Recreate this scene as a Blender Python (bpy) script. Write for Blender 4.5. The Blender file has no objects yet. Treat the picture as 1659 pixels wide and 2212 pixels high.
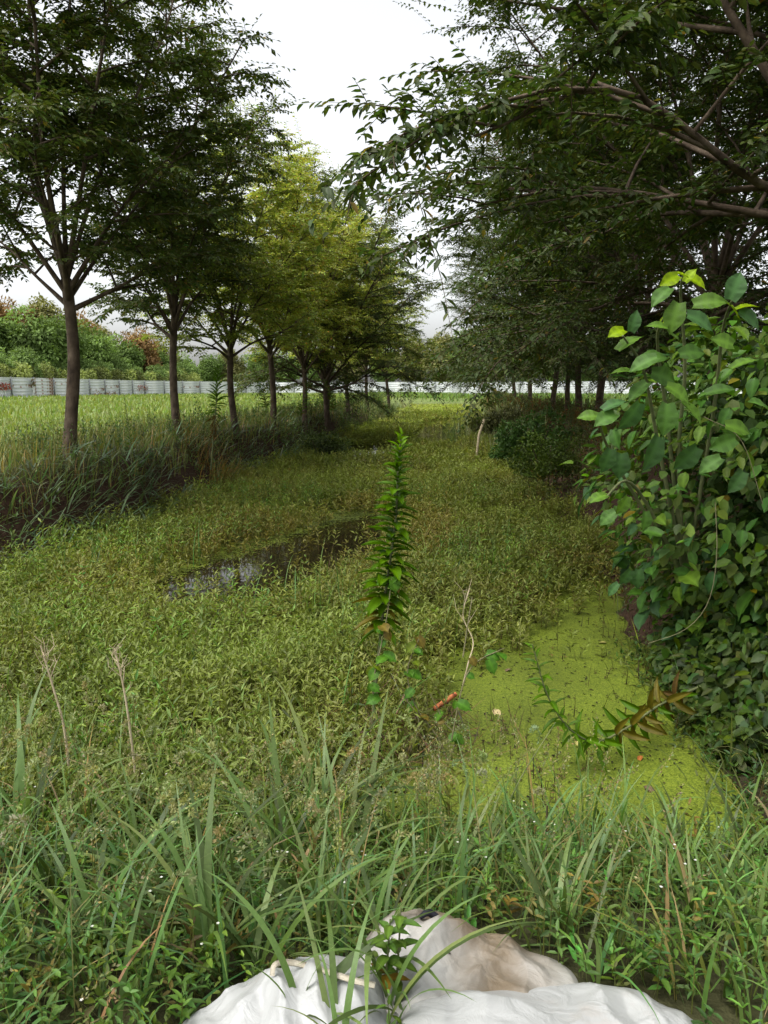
import bpy, math, random
import numpy as np
from mathutils import Vector, Matrix

# ------------------------------------------------------------------ camera, sky, sun, exposure
scene = bpy.context.scene
COL = scene.collection
R = math.radians
PITCH = R(9.1)
EYE = np.array([0.0, 0.0, 1.6])
FPX = 1662.0                     # focal length in pixels of a 1659 x 2212 view of the photograph
cam_data = bpy.data.cameras.new('camera')
cam = bpy.data.objects.new('camera', cam_data)
COL.objects.link(cam)
cam.location = EYE
cam.rotation_euler = (math.pi / 2 - PITCH, 0, 0)
cam_data.sensor_fit = 'VERTICAL'
cam_data.sensor_height = 34.6
cam_data.lens = 26.0
cam_data.clip_start = 0.05
cam_data.clip_end = 3000
scene.camera = cam

SUN_EL, SUN_AZ = R(64), R(-118)   # azimuth measured from +Y towards +X
world = bpy.data.worlds.new('World')
scene.world = world
world.use_nodes = True
wn, wl = world.node_tree.nodes, world.node_tree.links
wn.clear()
sky = wn.new('ShaderNodeTexSky')
sky.sky_type = 'NISHITA'
sky.sun_disc = False
sky.sun_elevation = SUN_EL
sky.sun_rotation = SUN_AZ
sky.air_density = 1.0
sky.dust_density = 4.0
sky.ozone_density = 1.0
hsv = wn.new('ShaderNodeHueSaturation')
hsv.inputs['Saturation'].default_value = 0.16      # a thick even overcast takes the blue out of the sky
bg = wn.new('ShaderNodeBackground')
bg.inputs['Strength'].default_value = 0.15
wo = wn.new('ShaderNodeOutputWorld')
wl.new(sky.outputs[0], hsv.inputs['Color'])
wl.new(hsv.outputs[0], bg.inputs['Color'])
wl.new(bg.outputs[0], wo.inputs['Surface'])

sun_data = bpy.data.lights.new('sun', 'SUN')
sun_data.energy = 1.2
sun_data.angle = R(40)
sun_data.color = (1.0, 0.96, 0.88)
sun = bpy.data.objects.new('sun', sun_data)
COL.objects.link(sun)
sdir = Vector((math.sin(SUN_AZ) * math.cos(SUN_EL), math.cos(SUN_AZ) * math.cos(SUN_EL), math.sin(SUN_EL)))
sun.rotation_euler = sdir.to_track_quat('Z', 'Y').to_euler()
sun.location = (0, 0, 30)

scene.view_settings.view_transform = 'Standard'
scene.view_settings.look = 'None'
scene.view_settings.gamma = 1.0
scene.view_settings.exposure = 1.15
scene.view_settings.use_curve_mapping = False
cy = scene.cycles
cy.max_bounces = 7
cy.diffuse_bounces = 4
cy.glossy_bounces = 3
cy.transmission_bounces = 4
cy.transparent_max_bounces = 12
cy.use_denoising = True
cy.sample_clamp_indirect = 6.0

# ------------------------------------------------------------------ helpers
rng = np.random.default_rng(7)
UP = np.array([0.0, 0.0, 1.0])


def U(a, b, n=None):
    return rng.uniform(a, b, n)


def nrm(a):
    return a / np.maximum(np.linalg.norm(a, axis=-1, keepdims=True), 1e-9)


def ray(X, Y):
    cx, cyy = (X - 829.5) / FPX, -(Y - 1106.0) / FPX
    return np.array([cx, math.cos(PITCH) + cyy * math.sin(PITCH), -math.sin(PITCH) + cyy * math.cos(PITCH)])


def on_z(X, Y, z=0.0):
    d = ray(X, Y)
    return EYE + d * ((z - EYE[2]) / d[2])


def at_y(X, Y, y):
    d = ray(X, Y)
    return EYE + d * (y / d[1])


def project(p):
    q = np.asarray(p) - EYE
    f = q[..., 1] * math.cos(PITCH) - q[..., 2] * math.sin(PITCH)
    u = q[..., 1] * math.sin(PITCH) + q[..., 2] * math.cos(PITCH)
    f_ = np.where(np.abs(f) < 1e-6, 1e-6, f)
    return 829.5 + FPX * q[..., 0] / f_, 1106 - FPX * u / f_, f


def in_poly(px, py, poly):
    inside = np.zeros(np.shape(px), bool)
    n = len(poly)
    j = n - 1
    for i in range(n):
        xi, yi = poly[i]
        xj, yj = poly[j]
        c = ((yi > py) != (yj > py)) & (px < (xj - xi) * (py - yi) / (yj - yi + 1e-12) + xi)
        inside ^= c
        j = i
    return inside


def fbm(x, y, s=1.0, seed=0.0):
    x = np.asarray(x) * s + seed * 3.7
    y = np.asarray(y) * s - seed * 1.9
    v = np.sin(x * 1.3 + 1.7 * np.sin(y * .9 + seed)) + np.sin(y * 1.7 + 1.4 * np.sin(x * 1.1 + 2.1))
    v = v + .5 * (np.sin(x * 2.9 + y * 1.3 + 1.2 * np.sin(y * 2.3)) + np.sin(y * 3.1 - x * 1.9 + 1.1 * np.sin(x * 2.7)))
    v = v + .25 * (np.sin(x * 6.1 - y * 4.3) + np.sin(y * 6.7 + x * 5.1))
    return v / 3.5


class MB:
    """collects vertex and triangle arrays and a colour for every vertex"""
    def __init__(self):
        self.v, self.f, self.c, self.n = [], [], [], 0

    def add(self, v, f, c=(1, 1, 1)):
        v = np.asarray(v, float).reshape(-1, 3)
        f = np.asarray(f, int).reshape(-1, 3)
        c = np.asarray(c, float)
        if c.ndim == 1:
            c = np.tile(c, (len(v), 1))
        self.v.append(v); self.f.append(f + self.n); self.c.append(c); self.n += len(v)
        return self

    def mesh(self, name, mat, smooth=False, origin=None):
        v = np.concatenate(self.v); f = np.concatenate(self.f); c = np.concatenate(self.c)
        if origin is not None:
            v = v - np.asarray(origin)
        me = bpy.data.meshes.new(name)
        me.vertices.add(len(v)); me.loops.add(len(f) * 3); me.polygons.add(len(f))
        me.vertices.foreach_set('co', v.astype(np.float32).ravel())
        me.loops.foreach_set('vertex_index', f.astype(np.int32).ravel())
        me.polygons.foreach_set('loop_start', np.arange(0, len(f) * 3, 3, dtype=np.int32))
        if smooth:
            me.polygons.foreach_set('use_smooth', np.ones(len(f), bool))
        at = me.color_attributes.new('col', 'FLOAT_COLOR', 'POINT')
        cc = np.ones((len(v), 4), np.float32); cc[:, :3] = c
        at.data.foreach_set('color', cc.ravel())
        me.update(calc_edges=True)
        if mat is not None:
            me.materials.append(mat)
        return me


def obj(name, me, parent=None, loc=None, kind=None, label=None, cat=None, group=None):
    o = bpy.data.objects.new(name, me)
    COL.objects.link(o)
    if parent is not None:
        o.parent = parent
    if loc is not None:
        o.location = loc
    tag(o, label, cat, group, kind)
    return o


def tag(o, label=None, cat=None, group=None, kind=None):
    if label: o['label'] = label
    if cat: o['category'] = cat
    if group: o['group'] = group
    if kind: o['kind'] = kind
    return o


def thing(name, loc, label, cat, group=None):
    return obj(name, None, None, loc, None, label, cat, group)


def copy_tree(o, parent=None):
    c = o.copy(); COL.objects.link(c); c.parent = parent
    for ch in list(o.children):
        copy_tree(ch, c)
    return c


# leaf templates: columns along, side, up; triangles
T_RHOMB = (np.array([[0, 0, 0], [.45, -.5, .09], [1, 0, -.06], [.45, .5, .09]]), np.array([[0, 2, 1], [0, 3, 2]]))
T_LEAF4 = (np.array([[0, 0, 0], [.28, -.42, .07], [.66, -.35, .04], [1, 0, -.1], [.66, .35, .04], [.28, .42, .07]]), np.array([[0, 3, 2], [0, 2, 1], [0, 4, 3], [0, 5, 4]]))
T_LEAF = (np.array([[0, 0, 0], [.22, -.36, .05], [.55, -.44, .05], [1, 0, -.12], [.55, .44, .05], [.22, .36, .05], [.5, 0, -.02]]),
          np.array([[0, 6, 1], [1, 6, 2], [2, 6, 3], [3, 6, 4], [4, 6, 5], [5, 6, 0]]))


def big_leaf_template(heart=True, rows=9, serr=.05):
    """broad pointed leaf with a cupped blade and serrate rim"""
    v, f = [], []
    for i in range(rows):
        t = i / (rows - 1)
        if heart:
            w = .5 * (math.sin(math.pi * min(1, t * .93 + .16)) ** .75) * (1 if t < .5 else 1 - .45 * ((t - .5) / .5) ** 1.5)
            if t > .97: w = .0
        else:
            w = .5 * math.sin(math.pi * t ** .8) ** .8
        w *= 1 + (serr if i % 2 else -serr)
        x = t - (.1 if heart and i == 0 else 0)
        z = -.28 * t * t
        for s in (-1, -.5, 0, .5, 1):
            back = -.07 * abs(s) if heart and t < .15 else 0
            pucker = .010 * math.sin(t * 26 - abs(s) * 5)
            v.append((x + back + .07 * abs(s) * t, s * w, z + .2 * w * abs(s) + pucker * (s != 0)))
    for i in range(rows - 1):
        for k in range(4):
            a = i * 5 + k
            f += [(a, a + 5, a + 1), (a + 1, a + 5, a + 6)]
    return np.array(v), np.array(f)


T_HEART = big_leaf_template(True)
T_OVAL = big_leaf_template(False, 7, .02)
T_MUL = big_leaf_template(True, 21, .028)


def leaves(mb, tpl, pos, dr, nr, ln, wd, col):
    """many copies of one leaf template as plain geometry"""
    tv, tf = tpl
    n = len(pos)
    if n == 0:
        return
    dr = nrm(dr)
    sd = nrm(np.cross(nr, dr))
    up = np.cross(dr, sd)
    ln = np.broadcast_to(ln, n)[:, None, None]; wd = np.broadcast_to(wd, n)[:, None, None]
    v = pos[:, None, :] + tv[None, :, 0:1] * dr[:, None, :] * ln + tv[None, :, 1:2] * sd[:, None, :] * wd + tv[None, :, 2:3] * up[:, None, :] * ln
    f = tf[None] + (np.arange(n) * len(tv))[:, None, None]
    c = np.repeat(np.broadcast_to(col, (n, 3)), len(tv), axis=0)
    mb.add(v, f, c)


def leaf_matrix(p, d, nr, ln, wd):
    d = Vector(d).normalized(); s = Vector(nr).cross(d).normalized(); u = d.cross(s)
    m = Matrix.Identity(4)
    for r in range(3):
        m[r][0] = d[r] * ln; m[r][1] = s[r] * wd; m[r][2] = u[r] * ln; m[r][3] = p[r]
    return m


def tube(mb, pts, rad, sides=6, col=(1, 1, 1), wob=0.0, cap=True):
    pts = np.asarray(pts, float); rad = np.broadcast_to(rad, len(pts))
    n = len(pts)
    tg = nrm(np.gradient(pts, axis=0))
    ref = np.array([1.0, 0, 0]) if abs(tg[0][0]) < .8 else np.array([0, 1.0, 0])
    a = nrm(np.cross(tg, ref)); b = np.cross(tg, a)
    th = np.linspace(0, 2 * math.pi, sides, endpoint=False)
    rr = rad[:, None] * np.ones(sides)
    if wob:
        rr = rr * (1 + wob * (rng.random((n, sides)) - .5))
    v = pts[:, None] + rr[..., None] * (np.cos(th)[None, :, None] * a[:, None] + np.sin(th)[None, :, None] * b[:, None])
    i = np.arange(n - 1)[:, None] * sides; k = np.arange(sides)[None]; k2 = (k + 1) % sides
    f = np.stack([i + k, i + k2, i + sides + k2, i + k, i + sides + k2, i + sides + k], -1).reshape(-1, 3)
    mb.add(v, f, col)
    if cap:
        f2 = [[0, q + 1, q] for q in range(1, sides - 1)]
        mb.add(v[-1], np.array([[0, q, q + 1] for q in range(1, sides - 1)]), col)
        mb.add(v[0], np.array(f2), col)


def curve_pts(p, n):
    """Catmull-Rom through control points"""
    p = np.asarray(p, float)
    q = np.concatenate([[2 * p[0] - p[1]], p, [2 * p[-1] - p[-2]]])
    out = []
    for t in np.linspace(0, len(p) - 1 - 1e-6, n):
        i = int(t); u = t - i
        a, b, c, d = q[i:i + 4]
        out.append(.5 * ((2 * b) + (-a + c) * u + (2 * a - 5 * b + 4 * c - d) * u * u + (-a + 3 * b - 3 * c + d) * u ** 3))
    return np.array(out)


def blades(mb, base, az, length, width, lean, bend, col, nseg=5, twist=0.0, tipcol=None):
    """arching grass blades, one folded strip each"""
    n = len(base)
    bc = lambda x: np.broadcast_to(x, n).astype(float)
    az, length, width, lean, bend = map(bc, (az, length, width, lean, bend))
    t = np.linspace(0, 1, nseg + 1)
    th = lean[:, None] + bend[:, None] * t[None] ** 1.3
    ds = (length / nseg)[:, None]
    hx = np.cumsum(np.concatenate([np.zeros((n, 1)), np.sin(th[:, :-1]) * ds], 1), 1)
    hz = np.cumsum(np.concatenate([np.zeros((n, 1)), np.cos(th[:, :-1]) * ds], 1), 1)
    ca, sa = np.cos(az)[:, None], np.sin(az)[:, None]
    ctr = base[:, None, :] + np.stack([hx * ca, hx * sa, hz], -1)
    w = (width[:, None] * .5) * np.clip(np.minimum(1, .55 + 2.2 * t) * (1 - t ** 2.2), 0.02, 1)[None]
    ta = az[:, None] + math.pi / 2 + twist * (rng.random((n, 1)) - .5) * (.4 + t[None])
    side = np.stack([np.cos(ta), np.sin(ta), 0 * ta], -1)
    L = ctr - side * w[..., None]; Rr = ctr + side * w[..., None]
    v = np.stack([L, Rr], 2).reshape(n, -1, 3)
    q = np.arange(nseg) * 2
    f0 = np.concatenate([np.stack([q, q + 1, q + 3], -1), np.stack([q, q + 3, q + 2], -1)])
    f = f0[None] + (np.arange(n) * (2 * nseg + 2))[:, None, None]
    c = np.broadcast_to(col, (n, 3))[:, None, :].repeat(2 * nseg + 2, 1)
    if tipcol is not None:
        k = np.repeat(t, 2)[None, :, None] ** 2
        c = c * (1 - k) + np.asarray(tipcol) * k
    mb.add(v, f, c.reshape(-1, 3))
    return ctr


def jit(col, n, v=.2, h=.12):
    """natural leaf-to-leaf colour variation"""
    c = np.asarray(col)[None] * (1 + v * rng.standard_normal((n, 1)))
    c = c * (1 + h * rng.standard_normal((n, 3)) * np.array([1, .5, 1]))
    return np.clip(c, .004, .9)


# ------------------------------------------------------------------ materials
def mat_base(name):
    m = bpy.data.materials.new(name)
    m.use_nodes = True
    nt = m.node_tree
    return m, nt, nt.nodes['Principled BSDF'], nt.nodes['Material Output']


def foliage_mat(name, trans=.35, rough=.5, spec=.35, hue=.5, sat=1.0, val=1.0, tint=None, nscale=60):
    m, nt, p, out = mat_base(name)
    at = nt.nodes.new('ShaderNodeAttribute'); at.attribute_name = 'col'
    hs = nt.nodes.new('ShaderNodeHueSaturation')
    hs.inputs['Hue'].default_value = hue; hs.inputs['Saturation'].default_value = sat; hs.inputs['Value'].default_value = val
    tc = nt.nodes.new('ShaderNodeTexCoord')
    nz = nt.nodes.new('ShaderNodeTexNoise'); nz.inputs['Scale'].default_value = nscale; nz.inputs['Detail'].default_value = 3
    mr = nt.nodes.new('ShaderNodeMapRange'); mr.inputs[3].default_value = .72; mr.inputs[4].default_value = 1.28
    mx = nt.nodes.new('ShaderNodeMix'); mx.data_type = 'RGBA'; mx.blend_type = 'MULTIPLY'; mx.inputs[0].default_value = 1
    L = nt.links
    L.new(tc.outputs['Object'], nz.inputs['Vector']); L.new(nz.outputs[0], mr.inputs[0])
    L.new(at.outputs['Color'], hs.inputs['Color']); L.new(hs.outputs[0], mx.inputs[6]); L.new(mr.outputs[0], mx.inputs[7])
    p.inputs['Roughness'].default_value = rough
    p.inputs['Specular IOR Level'].default_value = spec
    L.new(mx.outputs[2], p.inputs['Base Color'])
    if trans > 0:
        tr = nt.nodes.new('ShaderNodeBsdfTranslucent'); ms = nt.nodes.new('ShaderNodeMixShader')
        br = nt.nodes.new('ShaderNodeMix'); br.data_type = 'RGBA'; br.blend_type = 'MULTIPLY'; br.inputs[0].default_value = 1
        br.inputs[7].default_value = (1.15, 1.2, .55, 1)
        L.new(mx.outputs[2], br.inputs[6]); L.new(br.outputs[2], tr.inputs['Color'])
        ms.inputs[0].default_value = trans
        L.new(p.outputs[0], ms.inputs[1]); L.new(tr.outputs[0], ms.inputs[2]); L.new(ms.outputs[0], out.inputs['Surface'])
    return m


def noise_mat(name, cols, scale=5, detail=6, rough=.85, bump=.3, bscale=30, spec=.2, coord='Object', bdist=.02):
    m, nt, p, out = mat_base(name)
    tc = nt.nodes.new('ShaderNodeTexCoord')
    nz = nt.nodes.new('ShaderNodeTexNoise'); nz.inputs['Scale'].default_value = scale; nz.inputs['Detail'].default_value = detail
    rp = nt.nodes.new('ShaderNodeValToRGB')
    el = rp.color_ramp.elements
    el[0].position, el[0].color = cols[0][0], (*cols[0][1], 1)
    el[1].position, el[1].color = cols[-1][0], (*cols[-1][1], 1)
    for ps, cl in cols[1:-1]:
        e = el.new(ps); e.color = (*cl, 1)
    L = nt.links
    L.new(tc.outputs[coord], nz.inputs['Vector']); L.new(nz.outputs[0], rp.inputs[0]); L.new(rp.outputs[0], p.inputs['Base Color'])
    p.inputs['Roughness'].default_value = rough
    p.inputs['Specular IOR Level'].default_value = spec
    if bump:
        n2 = nt.nodes.new('ShaderNodeTexNoise'); n2.inputs['Scale'].default_value = bscale; n2.inputs['Detail'].default_value = 6
        bp = nt.nodes.new('ShaderNodeBump'); bp.inputs['Strength'].default_value = bump; bp.inputs['Distance'].default_value = bdist
        L.new(tc.outputs[coord], n2.inputs['Vector']); L.new(n2.outputs[0], bp.inputs['Height']); L.new(bp.outputs[0], p.inputs['Normal'])
    return m


M_LEAF = foliage_mat('zelkova_leaf', .33, .55, .25)
M_LEAF_OLIVE = foliage_mat('zelkova_leaf_yellowing', .38, .5, .3, hue=.475, sat=1.05, val=2.8)
M_LEAF_GOLD = foliage_mat('zelkova_leaf_golden', .42, .5, .3, hue=.46, sat=1.05, val=3.6)
M_WEED = foliage_mat('water_weed', .35, .5, .28, hue=.5, sat=1.12)
M_GRASS = foliage_mat('grass_blade', .35, .45, .32, hue=.5, sat=1.1)
M_BUSH = foliage_mat('vine_leaf', .32, .5, .2, hue=.487, sat=1.25, val=.82, nscale=45)
M_FAR = foliage_mat('far_foliage', .3, .7, .15, nscale=3)
M_DRY = foliage_mat('dry_stalk', .0, .8, .15)


def bark_mat():
    m, nt, p, out = mat_base('bark')
    L = nt.links
    tc = nt.nodes.new('ShaderNodeTexCoord')
    mp = nt.nodes.new('ShaderNodeMapping'); mp.inputs['Scale'].default_value = (1.2, 1.2, .8)
    n1 = nt.nodes.new('ShaderNodeTexNoise'); n1.inputs['Scale'].default_value = 9; n1.inputs['Detail'].default_value = 8
    n2 = nt.nodes.new('ShaderNodeTexNoise'); n2.inputs['Scale'].default_value = 45; n2.inputs['Detail'].default_value = 4
    rp = nt.nodes.new('ShaderNodeValToRGB')
    e = rp.color_ramp.elements
    e[0].position, e[0].color = .3, (.036, .025, .017, 1)
    e[1].position, e[1].color = .72, (.14, .105, .075, 1)
    x = e.new(.5); x.color = (.075, .053, .036, 1)
    bp = nt.nodes.new('ShaderNodeBump'); bp.inputs['Strength'].default_value = .6; bp.inputs['Distance'].default_value = .012
    L.new(tc.outputs['Object'], mp.inputs[0]); L.new(mp.outputs[0], n1.inputs['Vector']); L.new(mp.outputs[0], n2.inputs['Vector'])
    L.new(n1.outputs[0], rp.inputs[0]); L.new(rp.outputs[0], p.inputs['Base Color'])
    L.new(n2.outputs[0], bp.inputs['Height']); L.new(bp.outputs[0], p.inputs['Normal'])
    p.inputs['Roughness'].default_value = .85; p.inputs['Specular IOR Level'].default_value = .2
    return m


M_BARK = bark_mat()
M_TWIG = noise_mat('twig', [(.3, (.045, .032, .02)), (.7, (.10, .075, .05))], 30, bump=0)

# ------------------------------------------------------------------ terrain: field, banks and ditch bed
Y_END = 68.0


def toe_l(y): return -3.7 + .093 * y + .12 * np.sin(y * .8)
def toe_r(y): return 1.22 + .095 * y + .10 * np.sin(y * .9 + 1)
def toe_n(x): return 2.5 + .12 * np.sin(x * 3) + .22 * np.maximum(-x, 0) + .5 * np.maximum(x - 1.25, 0)


def sstep(t):
    t = np.clip(t, 0, 1)
    return t * t * (3 - 2 * t)


def ground_z(x, y):
    x = np.asarray(x, float); y = np.asarray(y, float)
    a = toe_l(y) - x; b = x - toe_r(y); c = toe_n(x) - y; d = y - Y_END
    inside = np.minimum(np.minimum(-a, -b), np.minimum(-c, -d))
    z = np.maximum.reduce([.8 * sstep(a / .75), .8 * sstep(b / 1.7), .34 * sstep(c / 1.2), .72 * sstep(d / 5)])
    bed = -.28 * sstep(inside / .35)
    z = np.where(inside > 0, bed, z)
    near = np.exp(-np.maximum(np.hypot(x, y) - 25, 0) / 30)
    z = z + .03 * fbm(x, y, 1.6, 2) * near * np.where(inside > .2, .5, 1) + .02 * fbm(x, y, 5, 5) * near
    return z


def in_ditch(x, y):
    return (x > toe_l(y)) & (x < toe_r(y)) & (y > toe_n(x)) & (y < Y_END)


def axis(fine_lo, fine_hi, step, far_lo, far_hi):
    a = list(np.arange(fine_lo, fine_hi + 1e-6, step))
    s, v = step, fine_hi
    while v < far_hi:
        s *= 1.18; v += s; a.append(v)
    s, v = step, fine_lo
    while v > far_lo:
        s *= 1.18; v -= s; a.insert(0, v)
    return np.array(a)


xs = axis(-6, 7, .12, -900, 900)
ys = axis(-1, 14, .12, -600, 1500)
gx, gy = np.meshgrid(xs, ys, indexing='ij')
gz = ground_z(gx, gy)
nx, ny = gx.shape
idx = np.arange(nx * ny).reshape(nx, ny)
q = np.stack([idx[:-1, :-1], idx[1:, :-1], idx[1:, 1:], idx[:-1, :-1], idx[1:, 1:], idx[:-1, 1:]], -1).reshape(-1, 3)


def ground_mat():
    m, nt, p, out = mat_base('ground')
    L = nt.links
    tc = nt.nodes.new('ShaderNodeTexCoord')
    n1 = nt.nodes.new('ShaderNodeTexNoise'); n1.inputs['Scale'].default_value = 1.3; n1.inputs['Detail'].default_value = 9
    n2 = nt.nodes.new('ShaderNodeTexNoise'); n2.inputs['Scale'].default_value = 22; n2.inputs['Detail'].default_value = 8
    at = nt.nodes.new('ShaderNodeAttribute'); at.attribute_name = 'col'
    mr = nt.nodes.new('ShaderNodeMapRange'); mr.inputs[1].default_value = .3; mr.inputs[2].default_value = .7
    mr.inputs[3].default_value = .6; mr.inputs[4].default_value = 1.4
    mx = nt.nodes.new('ShaderNodeMix'); mx.data_type = 'RGBA'; mx.blend_type = 'MULTIPLY'; mx.inputs[0].default_value = 1
    ad = nt.nodes.new('ShaderNodeMath'); ad.operation = 'MULTIPLY_ADD'; ad.inputs[1].default_value = .5; ad.inputs[2].default_value = 0.0
    ad2 = nt.nodes.new('ShaderNodeMath'); ad2.operation = 'MULTIPLY_ADD'; ad2.inputs[1].default_value = .5
    bp = nt.nodes.new('ShaderNodeBump'); bp.inputs['Strength'].default_value = .8; bp.inputs['Distance'].default_value = .04
    L.new(tc.outputs['Object'], n1.inputs['Vector']); L.new(tc.outputs['Object'], n2.inputs['Vector'])
    L.new(n1.outputs[0], ad.inputs[0]); L.new(n2.outputs[0], ad2.inputs[0]); L.new(ad.outputs[0], ad2.inputs[2])
    L.new(ad2.outputs[0], mr.inputs[0]); L.new(at.outputs['Color'], mx.inputs[6]); L.new(mr.outputs[0], mx.inputs[7])
    L.new(mx.outputs[2], p.inputs['Base Color']); L.new(n2.outputs[0], bp.inputs['Height']); L.new(bp.outputs[0], p.inputs['Normal'])
    p.inputs['Roughness'].default_value = .95; p.inputs['Specular IOR Level'].default_value = .1
    return m


soil = np.array([.06, .036, .024]); turf = np.array([.14, .18, .055]); mud = np.array([.03, .024, .014]); litter = np.array([.045, .045, .02])
gcol = np.empty((nx, ny, 3)); gcol[:] = turf
slope = (gz < .72) & (gy < Y_END + 6)
gcol[slope & (gy < 38)] = soil
gcol[(gy < 3.2) & (gz < .72)] = litter
gcol[in_ditch(gx, gy)] = mud
edge = (np.abs(gx - (toe_l(gy) - 1.1)) < .8) & (gy < 40) & (gz > .7)
gcol[edge] = litter * 1.3
gcol[(gx > toe_r(gy)) & (gx < toe_r(gy) + 5) & (gy < 40)] = litter
gcol[(gx > toe_r(gy)) & (gx < toe_r(gy) + 1.4) & (gy > 4) & (gy < 40)] = soil
obj('ground', MB().add(np.stack([gx, gy, gz], -1), q, gcol.reshape(-1, 3)).mesh('ground', ground_mat(), True), kind='structure')

# ------------------------------------------------------------------ water and its duckweed
def water_mat():
    m, nt, p, out = mat_base('ditch_water')
    p.inputs['Base Color'].default_value = (.012, .009, .005, 1)
    p.inputs['Roughness'].default_value = .04
    p.inputs['IOR'].default_value = 1.33
    p.inputs['Specular IOR Level'].default_value = .5
    tc = nt.nodes.new('ShaderNodeTexCoord')
    nz = nt.nodes.new('ShaderNodeTexNoise'); nz.inputs['Scale'].default_value = 7; nz.inputs['Detail'].default_value = 3
    bp = nt.nodes.new('ShaderNodeBump'); bp.inputs['Strength'].default_value = .12; bp.inputs['Distance'].default_value = .01
    nt.links.new(tc.outputs['Object'], nz.inputs['Vector']); nt.links.new(nz.outputs[0], bp.inputs['Height']); nt.links.new(bp.outputs[0], p.inputs['Normal'])
    return m


# follow the ditch: a sheet a little wider than its banks
yy = np.linspace(1.7, Y_END + 1.5, 60)
wl_ = np.stack([toe_l(yy) - .3, yy, 0 * yy], -1); wr_ = np.stack([toe_r(yy) + .45, yy, 0 * yy], -1)
wv = np.concatenate([wl_, wr_]); k = np.arange(59)
wf = np.concatenate([np.stack([k, k + 60, k + 61], -1), np.stack([k, k + 61, k + 1], -1)])
obj('water', MB().add(wv, wf).mesh('water', water_mat()), kind='structure')

WP = lambda pts, z=0.0: [tuple(on_z(a, b, z)[:2]) for a, b in pts]
P_DUCK = WP([(905, 1610), (985, 1500), (1040, 1440), (1130, 1390), (1230, 1330), (1290, 1270), (1420, 1300), (1500, 1400), (1600, 1480), (1690, 1600), (1690, 1760), (1560, 1870), (1300, 1880), (1080, 1860), (920, 1760)])
P_POOL = WP([(300, 1290), (380, 1240), (520, 1195), (640, 1155), (720, 1128), (815, 1112), (850, 1140), (820, 1190), (740, 1235), (640, 1285), (520, 1300), (400, 1315)])
P_POOL2 = WP([(895, 958), (925, 915), (960, 906), (1012, 905), (1012, 945), (960, 966)])
P_POOL3 = WP([(690, 985), (740, 968), (860, 962), (850, 985), (760, 992)])


def poly_dist(px, py, poly):
    """distance to the polygon's rim, positive inside"""
    d = np.full(np.shape(px), 1e9)
    for i in range(len(poly)):
        ax, ay = poly[i - 1]; bx, by = poly[i]
        t = np.clip(((px - ax) * (bx - ax) + (py - ay) * (by - ay)) / ((bx - ax) ** 2 + (by - ay) ** 2 + 1e-12), 0, 1)
        d = np.minimum(d, np.hypot(px - ax - t * (bx - ax), py - ay - t * (by - ay)))
    return np.where(in_poly(px, py, poly), d, -d)


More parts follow.
